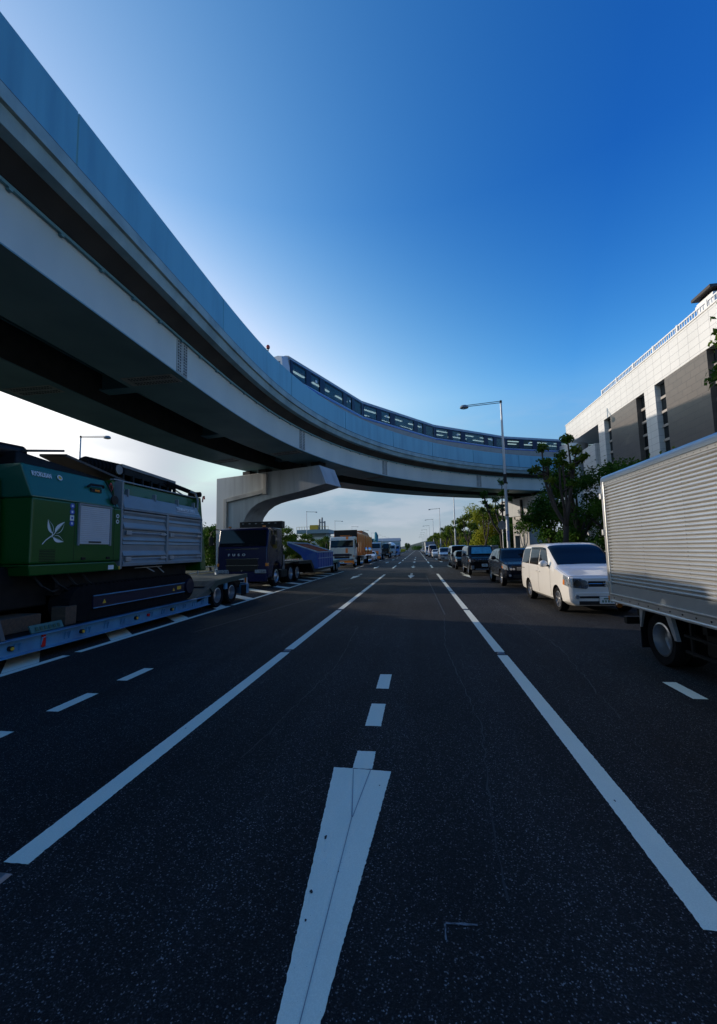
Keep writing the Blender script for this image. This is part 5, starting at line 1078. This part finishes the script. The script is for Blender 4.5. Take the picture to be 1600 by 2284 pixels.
l4, w = cab_truck('flatbed_lorry', 'black cab lorry with a bare chassis, beyond the lorry carrying the teal excavator', -6.7, 80, 2.5, BLKP, dict(H=2.9, ws=(1.95, 2.7), L=10, axle=1.35, rear=[6, 7.3])); MB().box(-1.2, 1.2, 2.3, 10, .98, 1.2).build('flatbed', pm('brown_bed', (.14, .06, .03), .7), l4, True); MB().box(-1.1, 1.1, 3, 9, 1.21, 3.0).build('teal_load', TEALM, l4, True, bevel=.1)
l5, w = cab_truck('cement_truck', 'pale lorry with a rounded white tank far along the left side', -6.3, 95, 2.4, BLUEW, dict(H=2.8, ws=(1.9, 2.6), L=8, axle=1.35, rear=[5, 6.2])); m = MB(); m.lathe([(.001, 0), (.8, .3), (1.15, 1.5), (1.15, 3.5), (.7, 5), (.001, 5.2)], (0, 2.6, 2.3), 'y', 18); m.build('tank', WHITEB, l5, True, smooth=40)
l6, w = cab_truck('box_lorry', 'blue box lorry, last tall vehicle on the left before the open road', -5.9, 108, 2.4, pm('bright_blue_cab', (.06, .18, .42), .3, coat=.5), dict(H=2.7, ws=(1.85, 2.55), L=8, axle=1.35, rear=[5.5])); MB().box(-1.2, 1.2, 2.3, 8.2, 1.0, 3.5).build('cargo_box', pm('grey_green_box', (.20, .27, .27), .5), l6, True, bevel=.03)
gl, w = cab_truck('box_lorry', 'box lorry with a dark grey front wall and pale cab, behind the high-roof white van', 2.95, 97, 2.2, pm('pale_blue_cab', (.45, .52, .58), .3, coat=.5), dict(H=2.3, ws=(1.5, 2.15), L=7.5, axle=1.2, wr=.42, rear=[5.4]), 'vehicles parked along the right side of the road'); MB().box(-1.12, 1.12, 2.15, 7.6, .95, 3.35).build('cargo_box', pm('grey_box', (.13, .15, .18), .5), gl, True, bevel=.03); MB().box(-1.125, -1.121, 2.2, 7.5, 1.0, 3.3).build('cargo_side', WHITEB, gl, True)
# ------------------------------------------------------------------ street lamps
POLE = pm('lamp_pole_grey', (.42, .45, .48), .45, metal=.3, var=.12); HEAD = pm('lamp_head_grey', (.20, .22, .24), .4, metal=.3)
def make_lamp(label, loc, sgn, group, near=False):
    r = thing('street_lamp', label, 'street lamp', loc, 0, group)
    m = MB(); m.cyl((0, 0, 0), (0, 0, .9), .15, .145, 14); m.cyl((0, 0, .9), (0, 0, 11.3), .115, .062, 14); m.build('pole', POLE, r, True, smooth=40)
    m = MB(); m.cyl((0, 0, 11.25), (0, 0, 11.42), .075, .07, 12); m.tube([(0, 0, 11.38), (sgn*2.2, 0, 11.25)], .022, 6); m.tube([(0, 0, 11.27), (sgn*2.2, 0, 11.16)], .022, 6); m.build('arm', DARKM, r, True)
    m = MB(); m.lathe([(.001, .0), (.20, .0), (.235, .03), (.22, .12), (.15, .20), (.001, .235)], (sgn*2.42, 0, 11.05), 'z', 18); m.v = [((x-sgn*2.42)*1.25+sgn*2.42, y, z) for x, y, z in m.v]; h_ = m.build('lamp_head', HEAD, r, True, smooth=50)
    MB().cyl((sgn*2.42, 0, 11.03), (sgn*2.42, 0, 11.055), .17, n=18).build('diffuser', LAMPGLASS, h_, True)
    if near:
        MB().cyl((0, 0, 5.75), (0, 0, 6.4), .108, .104, 16).build('black_sleeve', BLACK, r, True, smooth=40); MB().cyl((0, 0, 3.62), (0, 0, 3.70), .122, n=16).build('strap', BLACK, r, True)
        m = MB(); m.cyl((0, 0, 2.75), (0, 0, 2.85), .125, n=16); m.build('strap', GALV, r, True)
        pl_ = MB().prism([(-.10, -.135), (.03, -.14), (.03, -.128), (-.10, -.123)], 'z', 1.95, 2.62).build('name_strip', BLUESIGN, r, True); m = MB()
        for i in range(7): m.prism([(-.075, -.138), (.005, -.141), (.005, -.140), (-.075, -.137)], 'z', 2.0+.085*i, 2.045+.085*i)
        m.build('strip_marks', STICK, pl_, True)
    else:
        MB().cyl((0, 0, 4.6), (0, 0, 5.0), .108, .106, 14).build('black_sleeve', BLACK, r, True, smooth=40)
    return r
near_lamp = make_lamp('nearest street lamp, with a black sleeve and blue name strip, behind the suv', (5.9, 28.0, .12), -1, 'street lamps along the right pavement', True)
rl0 = None; names = ['second street lamp on the right, its head hidden behind the curving guideway', 'third street lamp on the right, the nearest one seen whole under the guideway']
ords = ['fourth', 'fifth', 'sixth', 'seventh', 'eighth', 'ninth', 'tenth']
for i in range(9):
    lb = names[i] if i < 2 else f'{ords[i-2]} street lamp counted along the right side of the road'
    if rl0 is None: rl0 = make_lamp(lb, (5.85, 65, .12), -1, 'street lamps along the right pavement'); l_ = rl0
    else: l_ = dup(rl0, (5.85-.22*i, 65+37*i, .12), lb)
ll0 = make_lamp('tall lamp post rising behind the green shredder against the bright sky', (-27, 29.4, .1), 1, 'street lamps far to the left')
for i in range(9):
    lb = ['left street lamp hidden by the concrete pier arm', 'large left street lamp between the pier and the industrial building', 'left street lamp in front of the industrial building roof', 'left street lamp rising above the orange dump truck', 'left street lamp just right of the orange dump truck'][i] if i < 5 else f'{ords[i-3]} street lamp counted along the left side'
    dup(ll0, (-27+.2*i, 64+34.2*i, .1), lb)
# ------------------------------------------------------------------ trees
LEAF_D = leafmat('leaf_dark', (.008, .032, .005), (.024, .075, .010), (.065, .135, .016), .32)
LEAF_Y = leafmat('leaf_bright', (.05, .09, .010), (.17, .21, .02), (.33, .32, .03), .4)
LEAF_P = leafmat('leaf_street', (.014, .042, .006), (.05, .105, .012), (.12, .16, .02), .38)
BARK = pm('bark', (.055, .045, .038), .9, col2=(.025, .022, .02), scale=6, stretch=(1, 1, .3), bump=.4, bscale=20)
def leaves(rng, blobs, n, size, shell=.5):
    """n leaf quads spread through ellipsoid clumps; returns verts, faces, shade per vertex"""
    c = np.array([b[0] for b in blobs], float); r = np.array([b[1] for b in blobs], float)
    w = r.prod(1)**(2/3.); idx = rng.choice(len(blobs), n, p=w/w.sum())
    d = rng.normal(size=(n, 3)); d /= np.linalg.norm(d, axis=1)[:, None]
    rad = (shell+(1-shell)*rng.random(n)**.6)*(1+.20*rng.normal(size=n))+.45*np.maximum(0, rng.random(n)-.72)
    p = c[idx]+d*r[idx]*rad[:, None]
    nr = d*.6+rng.normal(size=(n, 3))*.7; nr[:, 2] += .35; nr /= np.linalg.norm(nr, axis=1)[:, None]
    a = np.cross(nr, rng.normal(size=(n, 3))); a /= np.linalg.norm(a, axis=1)[:, None]; b = np.cross(nr, a)
    s = size*(.6+.8*rng.random(n))[:, None]
    q = np.stack([p-a*s*.5, p+b*s*.30-a*s*.05, p+a*s*.5, p-b*s*.30+a*s*.05], 1)
    tone = rng.random(len(blobs)); sh = np.clip(.55*tone[idx]+.45*rng.random(n), 0, 1)
    return q.reshape(-1, 3), np.repeat(sh, 4)
def leaf_obj(name, q, sh, mat_, parent):
    me = bpy.data.meshes.new(name); n = len(q)//4
    me.vertices.add(len(q)); me.vertices.foreach_set('co', q.astype(np.float32).ravel())
    me.loops.add(len(q)); me.loops.foreach_set('vertex_index', np.arange(len(q), dtype=np.int32)); me.polygons.add(n); me.polygons.foreach_set('loop_start', np.arange(0, len(q), 4, dtype=np.int32))
    me.update(calc_edges=True); at = me.attributes.new('shade', 'FLOAT', 'POINT'); at.data.foreach_set('value', sh.astype(np.float32)); me.materials.append(mat_)
    o = bpy.data.objects.new(name, me); C.objects.link(o); o.parent = parent; return o
def street_tree(seed, h, label, loc, nleaf, mat_, group='pruned street trees on the right pavement', spread=1.0, size=.17, low=.36, nl=6, tuft=.42, lean=0):
    rng = np.random.default_rng(seed); rnd = random.Random(seed); r = thing('street_tree', label, 'tree', loc, 0, group)
    m = MB(); f = h*low; k = h/6.5
    tp = [(0, 0, -.05), (.03*k, .02, f*.3), (-.04+lean*.3, .05, f*.7), (lean*.5, 0, f)]; m.tube(tp, [.16*k, .13*k, .115*k, .115*k], 9)
    blobs = []
    for i in range(nl):
        a = 2*math.pi*i/nl+rnd.uniform(-.4, .4); out = spread*rnd.uniform(.45, 1.0)*(.45 if i == 0 else 1); top = h*rnd.uniform(.74, .95) if i else h*.97
        P = [Vector(tp[-1]), Vector((math.cos(a)*out*.5+lean*.6, math.sin(a)*out*.5, f+(top-f)*.25)), Vector((math.cos(a)*out*.85+lean*.8, math.sin(a)*out*.85, f+(top-f)*.6)), Vector((math.cos(a)*out+lean, math.sin(a)*out, top-tuft*.5))]
        P = [q+Vector((rnd.uniform(-.09, .09), rnd.uniform(-.09, .09), 0)) if 0 < j else q for j, q in enumerate(P)]
        m.tube(P, [.085*k, .062*k, .05*k, .03*k], 7); e = P[-1]
        blobs.append((e+Vector((0, 0, .1)), (tuft, tuft, tuft*.8)))
        for j in range(2):   # side twigs with their own tufts
            b0 = P[1].lerp(P[3], rnd.uniform(.35, .8)); aa = a+rnd.uniform(-1.4, 1.4); q = b0+Vector((math.cos(aa)*.55*spread, math.sin(aa)*.55*spread, rnd.uniform(.15, .55)))
            m.tube([b0, b0.lerp(q, .5)+Vector((0, 0, -.05)), q], [.05*k, .035*k, .022*k], 6); blobs.append((q, (tuft*.7, tuft*.7, tuft*.55)))
    m.build('trunk', BARK, r, True, smooth=50)
    q, sh = leaves(rng, blobs, nleaf, size, .15); leaf_obj('crown', q, sh, mat_, r); return r
def broad_tree(seed, h, rad, label, loc, nleaf, mat_, group, size=.22, name='broad_tree', cat='tree', base=.22, nb=26):
    rng = np.random.default_rng(seed); rnd = random.Random(seed); r = thing(name, label, cat, loc, 0, group)
    m = MB(); z0 = h*base; tips = []
    m.tube([(0, 0, -.05), (.05, .03, z0*.6), (0, .05, z0*1.2), (0, 0, h*.6)], [.045*h*.7, .035*h*.7, .03*h*.7, .012*h], 8)
    blobs = []
    for i in range(nb):
        t = rnd.random(); z = z0+(h-z0)*(.12+.82*t); prof = math.sin(math.pi*min(1, .18+.80*(1-t)))**.7; a = rnd.uniform(0, 6.28); rr = rad*prof*rnd.uniform(.35, .92)
        s = rad*rnd.uniform(.24, .44); c = Vector((math.cos(a)*rr, math.sin(a)*rr, z-s*.3)); blobs.append((c, (s, s, s*.72)))
        if i < 10: m.tube([(0, 0, z0+(z-z0)*.4), Vector((0, 0, z0+(z-z0)*.55)).lerp(c, .5), c], [.016*h, .010*h, .004*h], 6)
    m.build('trunk', BARK, r, True, smooth=50)
    q, sh = leaves(rng, blobs, int(nleaf*1.25), size*.9, .2); leaf_obj('crown', q, sh, mat_, r); return r
street_tree(3, 6.9, 'tall pruned street tree with bare forked limbs in front of the train and tiled building', (6.9, 20.3, .12), 2300, LEAF_P, spread=1.2, tuft=.29, size=.15)
street_tree(8, 9.0, 'street tree beside the box truck, its leaves touching the right edge of the picture', (9.0, 10.9, .12), 2200, LEAF_P, spread=1.1, tuft=.45, size=.15)
street_tree(5, 4.3, 'low street tree peeping over the roof of the box truck', (7.4, 13.2, .12), 900, LEAF_P, spread=.7, tuft=.3, size=.13, nl=4)
street_tree(14, 7.1, 'thin twisted street tree standing behind the nearest lamp post', (6.9, 34.4, .12), 1100, LEAF_D, spread=1.15, tuft=.36, nl=5, size=.17, lean=-.4)
street_tree(21, 6.0, 'leaning bare street tree in front of the sunlit yellow-green crown', (6.8, 44.0, .12), 700, LEAF_P, spread=.8, tuft=.33, nl=4, size=.18, lean=.5)
sA = street_tree(31, 6.2, 'leafy pruned street tree right of the second street lamp', (6.8, 57, .12), 2200, LEAF_P, spread=1.2, tuft=.55, size=.22)
sB = street_tree(32, 6.4, 'leafy pruned street tree left of the second street lamp', (6.7, 71, .12), 2200, LEAF_P, spread=1.3, tuft=.6, size=.22)
where = ['near the third lamp', 'beyond the third lamp', 'above the high-roof white van', 'above the grey box lorry', 'just beyond the grey box lorry', 'near the fourth lamp', 'beyond the fourth lamp', 'near the fifth lamp', 'beyond the fifth lamp', 'at the far end of the row', 'last but one of the row', 'last of the row']
for i in range(12): dup((sA, sB)[i % 2], (6.6-.1*i, 82+12.5*i, .12), f'pruned street tree on the right, {where[i]}', rz=1.3*i+.4, scale=(1, 1, .95+.08*((i*7) % 3)))
GB = 'broad leafy trees behind the right pavement'
broad_tree(41, 5.8, 2.0, 'dark shady tree between the concrete pier and the pruned street tree', (9.4, 31.0, 0), 7500, LEAF_D, GB, .20, base=.05, nb=34)
broad_tree(42, 6.6, 2.1, 'dark shady tree under the round stair tower of the tiled building', (9.5, 26.0, 0), 8000, LEAF_D, GB, .18, base=.05, nb=34)
broad_tree(43, 6.3, 1.95, 'dark shady tree just left of the box truck roof', (9.7, 21.8, 0), 8000, LEAF_D, GB, .16, base=.05, nb=34)
broad_tree(44, 5.4, 1.75, 'low dark tree hidden behind the rear of the box truck', (9.9, 17.8, 0), 4500, LEAF_D, GB, .16, base=.05)
b1 = broad_tree(45, 8.2, 3.6, 'sunlit yellow-green tree, brightest crown behind the boxy black van', (10.2, 62, 0), 11000, LEAF_Y, GB, .26, base=.06, nb=40)
b2 = broad_tree(46, 7.6, 3.4, 'darker green tree between the bright crown and the sunlit pier', (12.6, 60, 0), 9000, LEAF_D, GB, .27, base=.06, nb=36)
broad_tree(47, 7.0, 2.6, 'green tree seen through the gap left of the sunlit pier', (14.6, 62, 0), 5000, LEAF_Y, GB, .25, base=.06)
for i, (x, y, s) in enumerate(((9.8, 74, .78), (9.6, 86, .72), (10.6, 98, .85), (9.2, 112, .8), (9.0, 126, .85), (9.5, 142, .9), (8.6, 160, .9), (9.0, 180, 1.0))): dup((b2, b1)[i % 2], (x, y, 0), f'green tree in the right-hand row, {["first", "second", "third", "fourth", "fifth", "sixth", "seventh", "last"][i]} beyond the bright yellow-green crown', rz=i*1.9, scale=(s, s, s*.9))
def hedge(name, label, x0, x1, y0, y1, h, n, mat_, size):
    rng = np.random.default_rng(int(y0)+7); L_ = y1-y0; bl = []
    for i in range(int(L_/1.1)+1): bl.append((Vector((0, -L_/2+1.1*i, h*.5)), ((x1-x0)/2, .8, h*.5*(.85+.3*rng.random()))))
    q, sh = leaves(rng, bl, n, size, .5); r = bpy.data.objects.new(name, None); bpy.data.objects.remove(r)
    o = leaf_obj(name, q, sh, mat_, None); o.location = ((x0+x1)/2, (y0+y1)/2, 0); tag(o, label, 'hedge'); return o
hedge('hedge', 'long clipped hedge along the right pavement behind the parked cars', 8.3, 9.4, 24, 70, 1.5, 12000, LEAF_P, .17)
hedge('hedge', 'yellow-green hedge strip beside the far road on the left', -11.5, -9.5, 170, 330, 1.6, 9000, LEAF_Y, .5)
m = MB()
shrub_l = broad_tree(51, 1.25, .42, 'small reddish shrub at the foot of the sunlit pier', (8.7, 39.4, 0), 260, leafmat('leaf_red', (.03, .015, .01), (.08, .04, .02), (.12, .06, .03)), 'small shrubs', .14, 'shrub', 'shrub', .15, 9)
GL = 'leafy trees behind the left-hand trucks'
l1 = broad_tree(61, 4.7, 1.7, 'dark green tree between the green shredder and the concrete pier', (-18.6, 36.5, 0), 6500, LEAF_D, GL, .19, base=.08, nb=30)
dup(l1, (-20.4, 38.6, 0), 'dark green tree half hidden by the rear post of the green shredder', rz=2, scale=(1.1, 1.1, .95))
for i in range(11): dup(l1, (-19.2-.5*(i % 2), 31-4.1*i, 0), 'added unseen tree in a row behind the green shredder, shading the ground', rz=i*1.7, scale=(1.25, 1.25, 1.0+.06*(i % 3)))  # tree row added out of sight to shade the ground and cut bounce
l2 = broad_tree(62, 5.6, 2.1, 'green tree directly behind the navy truck cab, left of the others', (-19.6, 58, 0), 8000, LEAF_P, GL, .22, base=.08, nb=32)
for i, (x, y, s, lb) in enumerate(((-18.3, 62, .95, 'green tree above the blue hopper, right of the navy truck'), (-18.0, 67, .85, 'green tree right of the largest left lamp post'), (-17.2, 71, .8, 'low green tree in front of the white industrial building'), (-16.5, 77, .85, 'green tree left of the cream truck cab'), (-15.5, 84, .8, 'green tree just behind the cream truck cab'))): dup(l2, (x, y, 0), lb, rz=i*2.1+1, scale=(s, s, s*(.9+.1*(i % 2))))
for i in range(6): dup(l2, (-15-.5*i, 150+26*i, 0), f'distant green tree on the left beyond the blue box lorry, {["nearest", "second", "third", "fourth", "fifth", "farthest"][i]}', rz=i*1.1, scale=(1.2, 1.2, .9))
b3 = dup(l1, (-10.2, 420, 0), 'lone dark tree on the skyline where the road ends', rz=1, scale=(1.9, 1.9, 1.8))
# ------------------------------------------------------------------ far buildings and hills
ind = thing('industrial_building', 'white industrial building with a grey rooftop platform and pipework, left of the cream truck', 'building', (-36, 152, 0))
MB().box(-39, -31.5, 150, 162, 0, 7.0).build('wall', WHITEB, ind); PLG = pm('platform_grey', (.22, .27, .27), .6)
pf_ = MB().box(-44, -32, 147, 160, 8.2, 9.6).build('platform', PLG, ind); MB().box(-39.5, -33.5, 149.5, 158, 7.0, 8.2).build('platform_stem', PLG, ind)
m = MB(); m.box(-44, -32, 147, 147.1, 10.6, 10.7)
for i in range(13): m.box(-44+i*.99, -43.9+i*.99, 147, 147.1, 9.6, 10.6)
m.build('handrail', YEL, pf_); m = MB(); m.box(-39.5, -36.5, 149, 153, 9.6, 11.4); m.mat(1); m.cyl((-36, 150, 9.6), (-36, 150, 13.6), .35, n=10); m.cyl((-35, 150, 9.6), (-35, 150, 14.2), .3, n=10); m.box(-36.2, -34, 149.8, 150.2, 12.2, 12.6); m.cyl((-34, 150, 9.6), (-34, 150, 12.8), .3, n=10); m.build('roof_plant', [YEL, GREYM], ind)
MB().box(-31.4, -24, 150, 160, 0, 5.0).build('low_wing', pm('grey_wing', (.22, .24, .26), .7), ind)
w_ = thing('warehouse', 'low pale warehouse far off on the left under the skyline', 'building', (-40, 330, 0)); MB().box(-60, -14, 330, 350, 0, 8.5).build('wall', pm('pale_wall', (.40, .43, .45), .7), w_); MB().prism([(329.5, 8.5), (340, 11), (350.5, 8.5)], 'x', -60.5, -13.5).build('roof', pm('blue_grey_roof', (.18, .22, .26), .6), w_)
HILL = pm('hill_woods', (.030, .050, .035), .95, col2=(.015, .032, .022), scale=.02, detail=8)
def hill(pts, y0, dep):
    m = MB(); rnd = random.Random(5); xs = np.linspace(pts[0][0], pts[-1][0], 140); hh = np.interp(xs, [p_[0] for p_ in pts], [p_[1] for p_ in pts]); rows = []
    for j, f in enumerate((0, .45, .8, 1.0, .9, .5, 0)): rows.append([(x, y0+dep*j/6, max(-1, f*h*(1+rnd.uniform(-.05, .05))) if f else -1) for x, h in zip(xs, hh)])
    m.loft(rows, False, False); return kind(m.build('hills', HILL, smooth=60), 'structure')
hill([(-900, 10), (-420, 18), (-200, 9), (-90, 7), (0, 24), (60, 42), (130, 52), (300, 62), (700, 50), (1200, 20)], 1500, 400)
rng = np.random.default_rng(77); bl = [(Vector((x, 640+rng.random()*40, 3.0)), (6, 6, 4.2*(.7+.6*rng.random()))) for x in np.linspace(-4, 60, 16)]
q, sh = leaves(rng, bl, 7000, 1.3, .5); o = leaf_obj('distant_woods', q, sh, LEAF_D, None); kind(o, 'stuff'); o['label'] = 'dark distant trees closing the end of the road'; o['category'] = 'trees'
# ------------------------------------------------------------------ small things
sgn = thing('round_sign', 'round grey back of a sign on a thin post left of the nearest lamp post', 'sign', (5.75, 28.9, .12)); MB().cyl((0, 0, 0), (0, 0, 3.4), .035, n=10).build('post', GALV, sgn, True); MB().cyl((0, -.045, 3.05), (0, -.035, 3.05), .30, n=28).build('disc', GREYM, sgn, True)
bs = thing('board_sign', 'small grey board sign on a post between the nearest lamp post and the pier', 'sign', (7.4, 32, .12)); MB().cyl((0, 0, 0), (0, 0, 2.2), .03, n=8).build('post', GALV, bs, True); MB().box(-.17, .17, -.05, -.03, 1.5, 2.4).build('board', GREYM, bs, True)
cbx = thing('control_box', 'grey street cabinet behind the boxy black van and suv', 'cabinet', (6.6, 37, .12)); MB().box(-.3, .3, -.2, .2, 0, 1.75).build('housing', GALV, cbx, True, bevel=.02); MB().box(-.26, .26, -.212, -.2, .1, 1.65).build('door', GREYM, cbx, True)
dr = thing('drum', 'pale blue drum standing beside the navy truck on the left pavement', 'drum', (-11.3, 22.5, .12)); m = MB(); m.lathe([(.001, 0), (.29, 0), (.29, .3), (.305, .32), (.29, .34), (.29, .62), (.305, .64), (.28, .66), (.001, .66)], (0, 0, 0), 'z', 26); m.build('shell', pm('pale_blue_drum', (.22, .32, .40), .45), dr, True, smooth=40); MB().cyl((.1, 0, .66), (.1, 0, .69), .04, n=12).build('cap', GREYM, dr, True)
rf_ = thing('guard_rail', 'low metal pedestrian railing along the left pavement', 'railing', (-12.4, 26, .12)); m = MB()
for z in (.25, .5, .78): m.tube([(0, -16, z), (0, 16, z)], .025, 6)
m.build('rail', GALV, rf_, True)
for i in range(17): MB().cyl((0, -16+2*i, 0), (0, -16+2*i, .84), .035, n=8).build('post', GALV, rf_, True)
# tractor unit in front of the near low trailer (beside the camera)
TR = pm('tractor_paint', (.05, .10, .16), .3, coat=.5)
cab_truck('tractor_truck', 'blue-grey tractor unit coupled to the low trailer with the green shredder', -7.7, -3.6, 2.5, TR, dict(H=3.3, ws=(2.1, 2.85), L=6.6, axle=1.35, rear=[4.3, 5.6]))
# ------------------------------------------------------------------ person by the white hatchback
pe = thing('person', 'person in a dark red top and dark trousers standing behind the white hatchback', 'person', (2.45, 79.6, 0))
SKIN = pm('skin', (.42, .25, .18), .6); SHIRT = pm('red_shirt', (.16, .03, .025), .85, var=.25); TROU = pm('dark_trousers', (.03, .03, .04), .85)
def skinned(name, joints, edges, mat_, parent, lv=1):
    me = bpy.data.meshes.new(name); me.from_pydata([j[:3] for j in joints], edges, []); me.materials.append(mat_); o = bpy.data.objects.new(name, me); C.objects.link(o); o.parent = parent
    md = o.modifiers.new('skin', 'SKIN'); me.skin_vertices.new() if not me.skin_vertices else None
    for sv, j in zip(me.skin_vertices[0].data, joints): sv.radius = (j[3], j[3]*(j[4] if len(j) > 4 else 1))
    me.skin_vertices[0].data[0].use_root = True
    o.modifiers.new('sub', 'SUBSURF').levels = lv; o.modifiers['sub'].render_levels = lv; return o
J = [(0, 0, .92, .15, .7), (0, 0, 1.12, .13, .72), (0, 0, 1.36, .16, .65), (0, 0, 1.48, .06), (0, -.01, 1.56, .075), (0, -.015, 1.66, .095), (0, 0, 1.74, .06),
     (.20, 0, 1.40, .055), (.27, .02, 1.14, .045), (.26, -.06, .90, .035), (.255, -.09, .80, .035), (-.20, 0, 1.40, .055), (-.27, .02, 1.14, .045), (-.26, -.06, .90, .035), (-.255, -.09, .80, .035),
     (.10, 0, .84, .09), (.11, -.01, .48, .065), (.11, .02, .10, .048), (.11, -.10, .05, .04), (-.10, 0, .84, .09), (-.11, -.01, .48, .065), (-.11, .02, .10, .048), (-.11, -.10, .05, .04)]
skinned('body', J, [(0, 1), (1, 2), (2, 3), (3, 4), (4, 5), (5, 6), (2, 7), (7, 8), (8, 9), (9, 10), (2, 11), (11, 12), (12, 13), (13, 14), (0, 15), (15, 16), (16, 17), (17, 18), (0, 19), (19, 20), (20, 21), (21, 22)], SKIN, pe)
skinned('shirt', [(0, 0, .94, .165, .72), (0, 0, 1.14, .145, .74), (0, 0, 1.38, .175, .66), (.21, 0, 1.41, .07), (.25, .015, 1.24, .06), (-.21, 0, 1.41, .07), (-.25, .015, 1.24, .06)], [(0, 1), (1, 2), (2, 3), (3, 4), (2, 5), (5, 6)], SHIRT, pe)
skinned('trousers', [(0, 0, .93, .16, .72), (.10, 0, .82, .10), (.11, -.01, .48, .078), (.11, .02, .12, .065), (-.10, 0, .82, .10), (-.11, -.01, .48, .078), (-.11, .02, .12, .065)], [(0, 1), (1, 2), (2, 3), (0, 4), (4, 5), (5, 6)], TROU, pe)
MB().lathe([(.001, .03), (.10, .02), (.108, -.04), (.10, -.10), (.09, -.12)], (0, .015, 1.74), 'z', 16).build('hair', pm('dark_hair', (.02, .016, .013), .7), pe, True, smooth=60)
